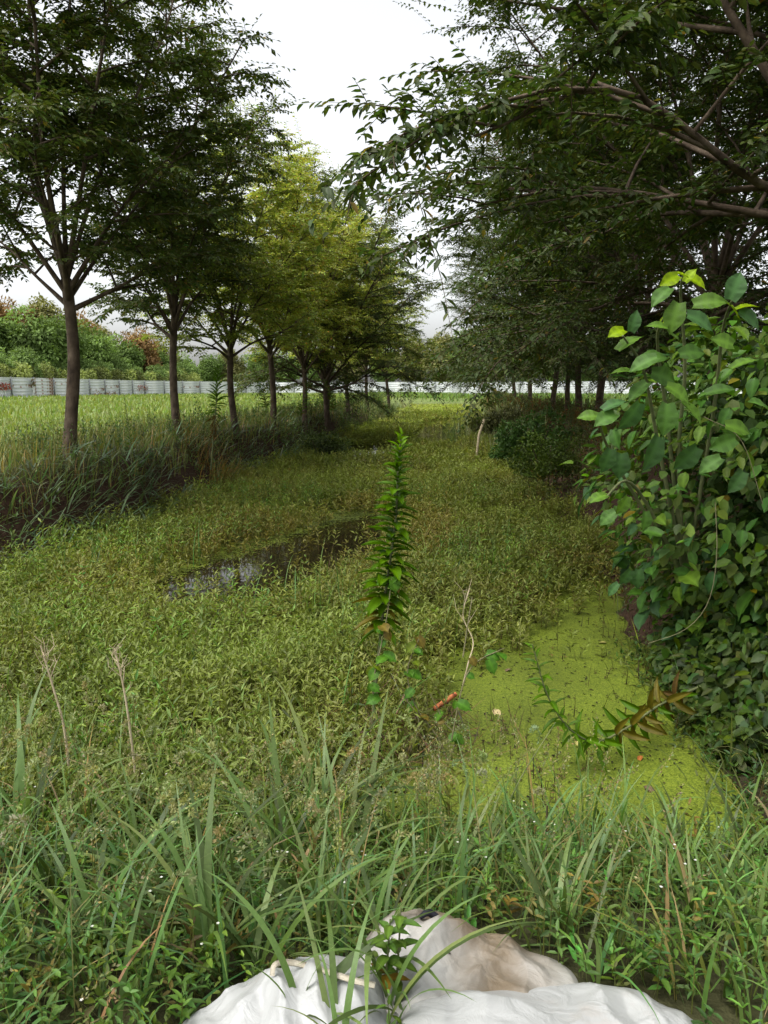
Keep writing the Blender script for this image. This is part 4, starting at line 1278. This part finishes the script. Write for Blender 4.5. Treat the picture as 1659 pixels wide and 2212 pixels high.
spike('thin_bank_stalk', 'thin dark weed stalk rising from the grass beside the second field side tree', thp, .005, 26, .3, .10, lambda t: 1.1 - t * .8, lambda t: 0, lambda t: .9, wid=.12)
for (a, b, dist, lab) in [((582, 905), (545, 790), 14.0, 'leaning feathery weed stalk between the third and fourth field side trees'), ((640, 920), (668, 810), 16.0, 'leaning feathery weed stalk beside the fifth field side tree'), ((725, 905), (700, 820), 18.0, 'leaning feathery weed stalk beside the sixth field side tree')]:
    spike('leaning_weed', lab, curve_pts([at_y(*a, dist), at_y((a[0] + b[0]) / 2 + 4, (a[1] + b[1]) / 2, dist), at_y(*b, dist)], 12), .007, 70, .2, .16, lambda t: 1.0 - t * .6, lambda t: int(rng.choice([0, 1, 3])), lambda t: .7, wid=.15)

# round leaved vine climbing the spike
vb = at_y(870, 1590, 3.2); vb[2] = 0.0
VPATHS = []
vine = thing('climbing_vine', tuple(vb), 'round leaved vine with pale stems climbing around the foot of the weed spike', 'vine')
for path in [[(812, 1560), (806, 1480), (822, 1400), (836, 1330), (846, 1250)], [(980, 1690), (950, 1600), (900, 1530), (880, 1450), (905, 1380)], [(1000, 1420), (1012, 1340), (1020, 1290)], [(975, 1600), (1000, 1480), (1030, 1430), (1090, 1400)], [(940, 1690), (985, 1600), (960, 1560), (930, 1500)], [(880, 1640), (905, 1560), (870, 1500)]]:
    vp_ = curve_pts([at_y(X, Y, 3.12 + .03 * i) for i, (X, Y) in enumerate(path)], 16); VPATHS.append(vp_)
    st = MB(); tube(st, vp_ - vb, np.linspace(.0035, .0022, 16), 5)
    obj('stem', st.mesh('vine_stem', M_VINE, True), vine)
RND = leaf_object_meshes(T_HEART, [(.07, .16, .04), (.085, .18, .045), (.12, .17, .04), (.14, .12, .04)], M_BUSH, 'round_leaf')
for k in range(44):
    path = VPATHS[int(rng.choice([0, 0, 0, 1, 1, 3, 4]))]
    c = path[int(rng.integers(2, 16))] + .012 * rng.standard_normal(3); s = U(.03, .062); a = U(0, 6.28)
    o = obj('leaf', RND[int(rng.choice([0, 0, 1, 1, 2, 3]))], vine)
    o.matrix_basis = leaf_matrix(c - vb, np.array([math.cos(a), -.5, -.4 + .4 * math.sin(a)]), np.array([U(-.5, .5), U(-.9, -.1), .8]), s, s * .9)

# ------------------------------------------------------------------ dry stalks
M_STALK = noise_mat('straw_stalk', [(.3, (.34, .27, .16)), (.7, (.55, .47, .32))], 25, bump=0)
M_RED = noise_mat('red_brown_stalk', [(.3, (.16, .05, .03)), (.7, (.30, .12, .07))], 25, bump=0)


def dry_stalk(label, path, y, r=.0055, tops=14, mat=None, name='dry_stalk', tl=.09):
    pts = curve_pts([at_y(X, Y, y + dy) for X, Y, dy in path], 18); b = pts[0]
    root = thing(name, tuple(b), label, 'dry stalk')
    st = MB(); tube(st, pts - b, np.linspace(r, r * .5, 18), 6); obj('stem', st.mesh('dry_stem', mat or M_STALK, True), root)
    for k in range(tops):
        st = MB(); t = .70 + .3 * k / max(tops, 1); p = pts[min(int(t * 17), 17)] - b
        a = k * 2.4; e = p + np.array([math.cos(a) * .5, math.sin(a) * .5, .9]) * tl * U(.5, 1.1)
        mid = (p + e) / 2 + .012 * rng.standard_normal(3)
        tube(st, [p, mid, e], [.0016, .0012, .0007], 4)
        e2 = mid + .03 * nrm(rng.standard_normal(3) + UP); tube(st, [mid, e2], [.001, .0006], 3)
        obj('twig', st.mesh('dry_twig', mat or M_STALK), root)


dry_stalk('bare straw coloured stalk with branching tip, the shorter of the pair in the weeds', [(152, 1690, 0), (138, 1570, 0), (112, 1475, 0), (88, 1395, 0)], 2.75)
dry_stalk('bare straw coloured stalk with branching tip, the taller of the pair in the weeds', [(302, 1760, 0), (284, 1600, 0), (268, 1490, 0), (248, 1400, 0)], 2.6)
dry_stalk('reddish brown dry stalk lying slanted in the grass beside the white bag', [(300, 2090, 0), (380, 2048, .03), (458, 2018, .06)], 1.62, .0045, 0, M_RED)
dry_stalk('pale crooked dead stem at the edge of the duckweed', [(1000, 1480, 0), (1012, 1430, 0), (1022, 1385, .05), (1000, 1330, .08), (1015, 1270, .1)], 3.3, .004, 5, tl=.16)
dry_stalk('thin green stalk leaning over the duckweed edge', [(1060, 1830, 0), (1120, 1690, .1), (1200, 1560, .25)], 2.35, .003, 0, M_GSTEM, 'leaning_stalk')
dry_stalk('short dark bulrush stalk standing at the near rim of the duckweed', [(1178, 1880, 0), (1180, 1800, 0), (1182, 1740, 0)], 2.35, .0055, 0, M_TWIG, 'bulrush_stalk')
sb = on_z(1037, 945, .1)
stm = MB(); tube(stm, [(0, 0, -.3), (.05, 0, .18), (.16, .02, .5)], [.03, .03, .028], 5)
obj('wooden_stake', stm.mesh('wooden_stake', M_STALK), None, tuple(at_y(1030, 955, 17.0)), None, 'pale wooden stake leaning beside the pale greyish shrub', 'stake')

# heap of brown dead stems at the foot of the spike
dm = MB(); n = 420
c0 = on_z(875, 1590, .03)
x = c0[0] + .22 * rng.standard_normal(n); y = c0[1] + .16 * rng.standard_normal(n)
blades(dm, np.stack([x, y, U(.0, .08, n)], -1), U(0, 6.28, n), U(.08, .28, n), U(.002, .006, n), U(1.0, 1.6, n), .5 * rng.standard_normal(n), jit((.10, .06, .035), n, .45, .2), nseg=4)
obj('dead_stem_heap', dm.mesh('dead_stem_heap', M_DRY), kind='stuff', label='tangle of brown dead stems at the foot of the weed spike', cat='dead stems')

# fallen leaves on the duckweed
FL = leaf_object_meshes(T_OVAL, [(.36, .29, .14), (.33, .12, .03), (.10, .07, .04), (.28, .25, .08)], M_DRY, 'fallen_leaf')
for X, Y, L, k, lab in [(1068, 1532, 24, 0, 'pale tan fallen leaf on the duckweed beside the bent weed'), (1385, 1632, 16, 1, 'small orange fallen leaf on the duckweed under the bent weed'), (1390, 1698, 26, 2, 'dark brown fallen leaf lying on the duckweed near the bulrush'),
                        (1138, 1742, 20, 0, 'curled tan fallen leaf at the near rim of the duckweed'), (1310, 1388, 18, 3, 'yellowish fallen leaf far out on the duckweed'), (1105, 1445, 16, 2, 'brown fallen leaf by the weeds where the duckweed begins'), (1245, 1600, 12, 3, 'tiny yellow fallen leaf on open duckweed')]:
    c = on_z(X, Y, .014); s = L / FPX * c[1] * 1.3; a = U(0, 6.28)
    o = obj('fallen_leaf', FL[k], None, tuple(c), None, lab, 'leaf')
    o.rotation_euler = (.12, .1, a); o.scale = (s, s * .6, s)
rb = on_z(962, 1535, .03)
stm = MB(); tube(stm, [(-.06, -.03, .02), (.0, 0, .05), (.055, .03, .075)], [.012, .013, .011], 7, wob=.2)
obj('rotten_stick', stm.mesh('rotten_stick', noise_mat('orange_rot', [(.35, (.05, .025, .015)), (.5, (.42, .13, .05)), (.7, (.5, .2, .08))], 40, bump=.4)), None, tuple(rb), None, 'short orange brown rotten stick beside the dead stems', 'stick')

# ------------------------------------------------------------------ white sacks
def cloth_mat(name, white=(.345, .35, .345), dirt=(.34, .25, .18), amount=.5, rough=.42):
    m, nt, p, out = mat_base(name)
    N = nt.nodes.new; L = nt.links
    tc = N('ShaderNodeTexCoord'); at = N('ShaderNodeAttribute'); at.attribute_name = 'col'
    n1 = N('ShaderNodeTexNoise'); n1.inputs['Scale'].default_value = 7; n1.inputs['Detail'].default_value = 9; n1.inputs['Roughness'].default_value = .65
    n2 = N('ShaderNodeTexNoise'); n2.inputs['Scale'].default_value = 16; n2.inputs['Detail'].default_value = 8; n2.inputs['Distortion'].default_value = 1.2
    sp = N('ShaderNodeSeparateColor'); L.new(at.outputs['Color'], sp.inputs[0])
    ma = N('ShaderNodeMath'); ma.operation = 'ADD'; L.new(sp.outputs[0], ma.inputs[0]); L.new(n1.outputs[0], ma.inputs[1])
    mr = N('ShaderNodeMapRange'); mr.inputs[1].default_value = .58; mr.inputs[2].default_value = 1.25; L.new(ma.outputs[0], mr.inputs[0])
    mx = N('ShaderNodeMix'); mx.data_type = 'RGBA'; mx.inputs[6].default_value = (*white, 1); mx.inputs[7].default_value = (*dirt, 1)
    L.new(mr.outputs[0], mx.inputs[0]); L.new(mx.outputs[2], p.inputs['Base Color'])
    bp = N('ShaderNodeBump'); bp.inputs['Strength'].default_value = .55; bp.inputs['Distance'].default_value = .012
    for n in (n1, n2): L.new(tc.outputs['Object'], n.inputs['Vector'])
    L.new(n2.outputs[0], bp.inputs['Height']); L.new(bp.outputs[0], p.inputs['Normal'])
    p.inputs['Roughness'].default_value = rough; p.inputs['Specular IOR Level'].default_value = .4
    return m


def ridged(x, y, s, seed):
    """crumpled cloth: sharp folds in a few directions, each confined to its own patch"""
    g = np.random.default_rng(int(seed * 10)); z = np.zeros(np.shape(x))
    x0, x1, y0, y1 = x.min(), x.max(), y.min(), y.max()
    for k in range(26):
        th = g.uniform(0, math.pi); cx0, cy0 = g.uniform(x0, x1), g.uniform(y0, y1)
        ext = g.uniform(.05, .2); f = s * g.uniform(.6, 2.2)
        u = (x - cx0) * math.cos(th) + (y - cy0) * math.sin(th) + .012 * np.sin((x * math.sin(th) - y * math.cos(th)) * 31 + k)
        v = -(x - cx0) * math.sin(th) + (y - cy0) * math.cos(th)
        w = np.exp(-(u / (ext * .8)) ** 2 - (v / (ext * 1.6)) ** 2)
        tri = np.abs(((u * f) % 1.0) - .5) * 2
        z += g.uniform(.25, .9) / (.6 + f / s) * w * (1 - tri ** .7)
    return z


def sack_mesh(name, mat, outline, heights, crease=.03, cs=7, seed=1.0, stain=None, pw=.55, nr=80, na=180):
    """draped sack: a closed outline on the ground, ridge points (x, y, z) that hold the cloth up, sharp creases between them"""
    outl = curve_pts(list(outline) + [outline[0]], na + 1)[:-1]
    c = outl.mean(0)
    rr = np.linspace(0, 1, nr) ** .8
    x = c[0] + (outl[:, 0] - c[0])[None] * rr[:, None]; y = c[1] + (outl[:, 1] - c[1])[None] * rr[:, None]
    gz_ = ground_z(x, y)
    hz = np.asarray(heights, float)
    d2 = (x[..., None] - hz[:, 0]) ** 2 + (y[..., None] - hz[:, 1]) ** 2 + .002
    w = 1 / d2 ** 1.3
    ztop = (w * hz[:, 2]).sum(-1) / w.sum(-1)
    prof = np.clip(1 - rr[:, None] ** 3.2, 0, 1) ** pw
    z = gz_ - .01 + np.maximum(ztop - gz_, .03) * prof
    z = z + crease * (ridged(x, y, cs, seed) - .25) * np.clip(prof * 1.4, 0, 1)
    z = np.maximum(z, gz_ - .02)
    v = np.stack([x, y, z], -1)
    idx = np.arange(nr * na).reshape(nr, na); j = (np.arange(na) + 1) % na
    a_, b_, c_, d_ = idx[:-1], idx[1:], idx[1:][:, j], idx[:-1][:, j]
    f = np.concatenate([np.stack([a_, b_, c_], -1).reshape(-1, 3), np.stack([a_, c_, d_], -1).reshape(-1, 3)])
    under = v[-1].copy(); under[:, 2] -= .03
    st = np.zeros((nr, na)) if stain is None else stain(x, y, z)
    mb = MB().add(v, f, np.stack([st] * 3, -1).reshape(-1, 3))
    k = np.arange(na)
    mb.add(np.concatenate([v[-1], under]), np.concatenate([np.stack([k, k + na, j + na], -1), np.stack([k, j + na, j], -1)]), (.3, .3, .3))
    return mb


M_WHITE = cloth_mat('white_woven_plastic')
M_STAIN = cloth_mat('stained_woven_plastic', (.36, .355, .335), (.15, .115, .075), rough=.6)
# front sheet
out1 = [(.03, 1.38), (.25, 1.45), (.48, 1.46), (.60, 1.40), (.73, 1.26), (.78, 1.0), (.62, .75), (.3, .72), (.02, .85), (-.04, 1.15)]
hz1 = [(0.08, 1.3, 0.46), (0.22, 1.28, 0.47), (0.4, 1.27, 0.44), (0.55, 1.22, 0.38), (0.72, 1.15, 0.31), (0.3, 1.05, 0.42), (0.12, 1.08, 0.39), (0.6, 0.95, 0.32), (0.2, 0.85, 0.34), (0.9, 1, 0.31)]
c1 = np.array([.4, 1.1, .3])
o = obj('white_sack', sack_mesh('white_sack', M_WHITE, out1, hz1, .085, 5, 3.1).mesh('white_sack', M_WHITE, True, origin=c1), None, tuple(c1), None, 'clean white plastic sack lying spread out in the grass', 'sack')
# stained sack behind
out2 = [(-.12, 1.45), (-.08, 1.62), (.05, 1.68), (.2, 1.66), (.33, 1.6), (.42, 1.5), (.36, 1.36), (.15, 1.28), (-.06, 1.32)]
hz2 = [(0.06, 1.55, 0.42), (0.13, 1.54, 0.42), (0.2, 1.5, 0.37), (0.27, 1.48, 0.31), (0.35, 1.48, 0.31), (0, 1.45, 0.39), (0.1, 1.4, 0.39), (-0.08, 1.45, 0.34)]
c2 = np.array([.12, 1.48, .3])
st2 = lambda x, y, z: np.clip(.55 * np.exp(-((x - .24) / .09) ** 2) + .5 * np.exp(-((y - 1.6) / .05) ** 2) + .15, 0, .75)
sk = thing('stained_sack', tuple(c2), 'dirty white sack with brown stains propped behind the clean sack', 'sack')
obj('cloth', sack_mesh('stained_sack', M_STAIN, out2, hz2, .035, 8, 8.2, st2, pw=.7).mesh('stained_sack', M_STAIN, True, origin=c2), sk)
bl = MB(); nq = 14
tt = np.linspace(0, 1, nq)
edge_p = np.stack([.08 + .16 * tt, 1.565 + .01 * np.sin(tt * 9), .425 - .07 * tt ** 2 + .008 * np.sin(tt * 14)], -1)
tube(bl, edge_p - c2, .006 + .003 * np.sin(tt * 11), 6, wob=.5)
obj('black_rim', bl.mesh('black_rim', noise_mat('black_plastic', [(.3, (.012, .012, .016)), (.7, (.03, .03, .04))], 30, rough=.35, bump=.3)), sk)
# bulging bag with a strap
out3 = [(-.46, 1.30), (-.36, 1.42), (-.22, 1.50), (-.08, 1.52), (.0, 1.44), (.02, 1.2), (0, .95), (-.2, .85), (-.42, .92), (-.52, 1.12)]
hz3 = [(-0.06, 1.42, 0.47), (-0.02, 1.36, 0.45), (-0.12, 1.36, 0.45), (-0.22, 1.33, 0.43), (-0.32, 1.27, 0.39), (-0.4, 1.2, 0.35), (-0.15, 1.1, 0.41), (-0.3, 1, 0.33), (-0.05, 1.05, 0.39)]
c3 = np.array([-.22, 1.2, .3])
bg3 = thing('strap_bag', tuple(c3), 'bulging white plastic bag with a cream strap loop half hidden by grass', 'bag')
obj('bag', sack_mesh('strap_bag', M_WHITE, out3, hz3, .055, 7, 5.7, pw=.5).mesh('strap_bag', M_WHITE, True, origin=c3), bg3)
lp = curve_pts([at_y(588, 2108, 1.36), at_y(592, 2088, 1.37), at_y(612, 2080, 1.39), at_y(650, 2084, 1.40), at_y(700, 2098, 1.38), at_y(760, 2118, 1.34), at_y(810, 2130, 1.32)], 26) - c3
sb_ = MB(); tgt = nrm(np.gradient(lp, axis=0)); sd_ = nrm(np.cross(tgt, np.array([0, -.6, .8])))
vv = np.stack([lp - sd_ * .005, lp + sd_ * .005, lp + sd_ * .005 + np.array([0, .001, .002]), lp - sd_ * .005 + np.array([0, .001, .002])], 1)
i = np.arange(25)[:, None] * 4; k = np.arange(4)[None]; k2 = (k + 1) % 4
sb_.add(vv, np.stack([i + k, i + k2, i + 4 + k2, i + k, i + 4 + k2, i + 4 + k], -1).reshape(-1, 3))
obj('strap', sb_.mesh('strap', noise_mat('cream_webbing', [(.3, (.36, .32, .24)), (.7, (.48, .44, .36))], 60, bump=.3, bscale=200)), bg3)

# ------------------------------------------------------------------ grass and herbs in front
def on_bags(x, y):
    sh = lambda o: [tuple(np.mean(o, 0) + .93 * (np.array(p_) - np.mean(o, 0))) for p_ in o]
    return in_poly(x, y, sh(out1)) | in_poly(x, y, sh(out2)) | in_poly(x, y, sh(out3))


fm = MB()
x, y = scatter(-2.2, 2.6, .75, 3.3, 520)
ok = (y < toe_n(x) + .15) & (np.abs(x) < .62 * y + .35) & ~on_bags(x, y) & ~((x > .25) & (y > toe_n(x) - .05))
x, y = x[ok], y[ok]; n = len(x)
g = fbm(x, y, 2, 3)
c = jit((.10, .17, .045), n, .25, .14); old = rng.random(n) < .12; c[old] = jit((.17, .15, .05), old.sum())
weeds(fm, on_ground(x, y), U(.06, .24, n) * (1 + .25 * g), 4, U(.022, .045, n), .40, c, T_LEAF4, lean=.4, up=.25, stemcol=(.09, .10, .03))
x, y = scatter(-2.2, 2.6, .75, 2.7, 300)
ok = (y < toe_n(x) + .05) & (np.abs(x) < .62 * y + .35) & ~on_bags(x, y); x, y = x[ok], y[ok]; n = len(x)
weeds(fm, on_ground(x, y), U(.02, .09, n), 3, U(.018, .035, n), .5, jit((.085, .12, .035), n, .3, .15), T_LEAF4, lean=.6, up=.15, stemcol=(.09, .10, .03))
obj('low_herbs', fm.mesh('low_herbs', M_WEED), kind='stuff', label='low leafy herbs covering the near bank', cat='herbs')

gm = MB()
x, y = scatter(-2.3, 2.7, .7, 3.6, 430)
lim = toe_n(x) + np.where(x < .2, .55, .05)
ok = (y < lim) & (np.abs(x) < .62 * y + .35) & ~on_bags(x, y) & (rng.random(len(x)) < np.where(x < 0, .95, .8))
ok &= ~((y < 1.25) & (x > -.6) & (x < 1.1))
x, y = x[ok], y[ok]; n = len(x)
g = fbm(x, y, 1.7, 6)
c = jit((.12, .185, .055), n, .25, .12); lush = fbm(x, y, 1.1, 14) > .1; c[lush] = jit((.10, .17, .06), lush.sum(), .2, .1)
dryb = rng.random(n) < .10; c[dryb] = jit((.27, .21, .10), dryb.sum())
blades(gm, on_ground(x, y, -.01), U(0, 6.28, n), U(.18, .46, n) * (1 + .25 * g), U(.004, .014, n), np.abs(.45 * rng.standard_normal(n)), U(.4, 2.1, n), c, nseg=6, twist=1.2)
n = 420
x = U(-1.8, 2.2, n); y = U(1.3, 3.2, n); ok = (y < toe_n(x) + .3) & ~on_bags(x, y) & (x < .4) | ((x > 1.2) & (y < toe_n(x)) & (y > 1.4))
x, y = x[ok], y[ok]; n = len(x)
foxtails(gm, on_ground(x, y), U(0, 6.28, n), U(.3, .5, n), U(.04, .075, n), U(.3, 1.5, n), (.25, .26, .12), r=.0065, bris=60)
n = 460      # barnyard-grass panicles: short side spikes on a straight stalk
x = U(-1.7, .6, n); y = U(1.1, 2.9, n); ok = ~on_bags(x, y) & (y < toe_n(x) + .4); x, y = x[ok], y[ok]; n = len(x)
ctr = blades(gm, on_ground(x, y), U(0, 6.28, n), U(.25, .45, n), .0025, np.abs(.25 * rng.standard_normal(n)), U(.1, .9, n), jit((.14, .15, .06), n), nseg=6)
tipd = nrm(ctr[:, -1] - ctr[:, -2])
for s in range(26):
    t = s / 26
    pp = ctr[:, -1] - tipd * (.10 * (1 - t))[..., None] if False else ctr[:, -1] + tipd * (.09 * t)
    dd = nrm(tipd + .6 * rng.standard_normal((n, 3)))
    leaves(gm, T_RHOMB, pp + dd * .004, dd, nrm(rng.standard_normal((n, 3))), .009, .0042, jit((.20, .19, .09), n, .25, .15))
# tiny white herb flowers
n = 110
x = U(-1.3, 1.9, n); y = U(1.2, 2.6, n); ok = ~on_bags(x, y) & (y < toe_n(x)); x, y = x[ok], y[ok]; n = len(x)
b = on_ground(x, y) + np.stack([0 * x, 0 * x, U(.12, .26, n)], -1)
for s in range(5):
    a = s * 1.257 + U(0, .3, n)
    leaves(gm, T_RHOMB, b, np.stack([np.cos(a), np.sin(a), .25 + 0 * a], -1), np.tile(UP, (n, 1)), .0042, .0036, (.72, .72, .68))
obj('near_grass', gm.mesh('near_grass', M_GRASS), kind='stuff', label='mixed grass with seed heads and tiny white flowers on the near bank', cat='grass')

# broad bladed grass tufts that stand out one by one
def blade_mesh(ln, wd, lean, bend, col, seed):
    mb = MB(); blades(mb, np.zeros((1, 3)), 0.0, ln, wd, lean, bend, np.array(col), nseg=10, twist=.5)
    # fold: a second strip beside the midrib gives the blade a keel
    return mb.mesh('blade', M_GRASS, True)


BL = [blade_mesh(1.0, U(.028, .045), U(.1, .75), U(.9, 2.1), jit((.115, .17, .055), 1, .25, .1)[0], k) for k in range(14)]
tufts = [(690, 1700, 2.55, 15, .52), (760, 1760, 2.35, 12, .5), (600, 1790, 2.3, 12, .46), (640, 1880, 2.05, 12, .42), (985, 1830, 2.15, 13, .42), (1060, 1800, 2.25, 10, .36), (920, 1880, 2.0, 10, .36), (700, 2010, 1.75, 9, .36),
         (300, 1890, 2.05, 11, .40), (120, 1950, 1.95, 11, .42), (410, 1960, 1.9, 9, .38), (60, 1830, 2.2, 10, .42), (210, 2100, 1.65, 10, .38), (1220, 2090, 1.62, 10, .36), (1160, 2000, 1.8, 9, .32), (1370, 1850, 2.2, 10, .36), (1480, 1830, 2.3, 11, .38),
         (1560, 1900, 2.1, 11, .38), (1620, 1760, 2.4, 12, .42), (1500, 2060, 1.75, 9, .34), (1620, 2110, 1.65, 9, .34), (640, 2190, 1.32, 2, .28), (735, 2200, 1.22, 2, .30), (850, 2190, 1.36, 3, .28), (560, 2120, 1.52, 8, .36), (445, 2140, 1.55, 9, .36), (830, 2080, 1.55, 8, .34)]
for X, Y, yd, nb, ln in tufts:
    nb = nb + 7; ln = ln * (1.2 if X < 880 else .9)
    d = ray(X, Y); x = d[0] / d[1] * yd
    zb = float(ground_z(x, yd))
    if yd < 1.6 and 400 < X < 900: lab_ = 'arching grass tuft growing right against the bulging strap bag'
    elif X in (700, 830): lab_ = 'arching grass tuft just behind the strap bag and stained sack'
    elif X in (1220, 1160): lab_ = 'arching grass tuft beside the brown side of the stained sack'
    elif 560 < X < 800 and yd > 2.2: lab_ = 'tall lush grass tuft in front of the upright weed spike'
    elif 880 < X < 1100: lab_ = 'grass tuft at the rim of the duckweed before the dead stems'
    elif X > 1300 and yd > 2: lab_ = 'grass tuft along the rim of the duckweed towards the vine bush'
    elif X > 1300: lab_ = 'short grass tuft among the low herbs beside the clean white sack'
    elif X < 330 and yd > 1.9: lab_ = 'grass tuft below the pair of bare straw coloured stalks'
    else: lab_ = 'grass tuft beside the reddish dry stalk in the near grass'
    r = thing('grass_tuft', (x, yd, zb - .01), lab_, 'grass tuft', 'broad bladed grass tufts on the near bank')
    for k in range(nb):
        o = obj('blade', BL[int(rng.integers(14))], r, (rng.uniform(-.025, .025), rng.uniform(-.025, .025), 0))
        s = ln * rng.uniform(.6, 1.25)
        o.rotation_euler = (rng.uniform(-.15, .15), rng.uniform(-.15, .15), rng.uniform(0, 6.28)); o.scale = (s, s * 1.0, s)

# leafy herb stalks in front of the sacks
HB = leaf_object_meshes(T_OVAL, [(.085, .16, .05), (.10, .17, .05), (.20, .15, .05)], M_BUSH, 'herb_leaf')
for X, Y0, Y1, yd, lab in [(858, 2150, 1960, 1.42, 'leafy green herb stalk growing between the white sacks'), (835, 2130, 1985, 1.40, 'leafy herb with a few orange leaves in front of the stained sack')]:
    pts = curve_pts([at_y(X - 4, Y0, yd), at_y(X + 3, (Y0 + Y1) / 2, yd), at_y(X + 8, Y1, yd)], 12); b = pts[0]
    r = thing('herb_stalk', tuple(b), lab, 'herb')
    st = MB(); tube(st, pts - b, np.linspace(.003, .0015, 12), 5); obj('stem', st.mesh('herb_stem', M_GSTEM), r)
    for k in range(16):
        t = .15 + .85 * k / 16; p = pts[int(t * 11)] - b; a = k * 2.4
        o = obj('leaf', HB[2 if 'orange' in lab and k < 4 else int(rng.integers(2))], r)
        L = U(.035, .06) * (1.15 - .5 * t)
        o.matrix_basis = leaf_matrix(p, np.array([math.cos(a), math.sin(a), .25]), UP, L, L * .48)
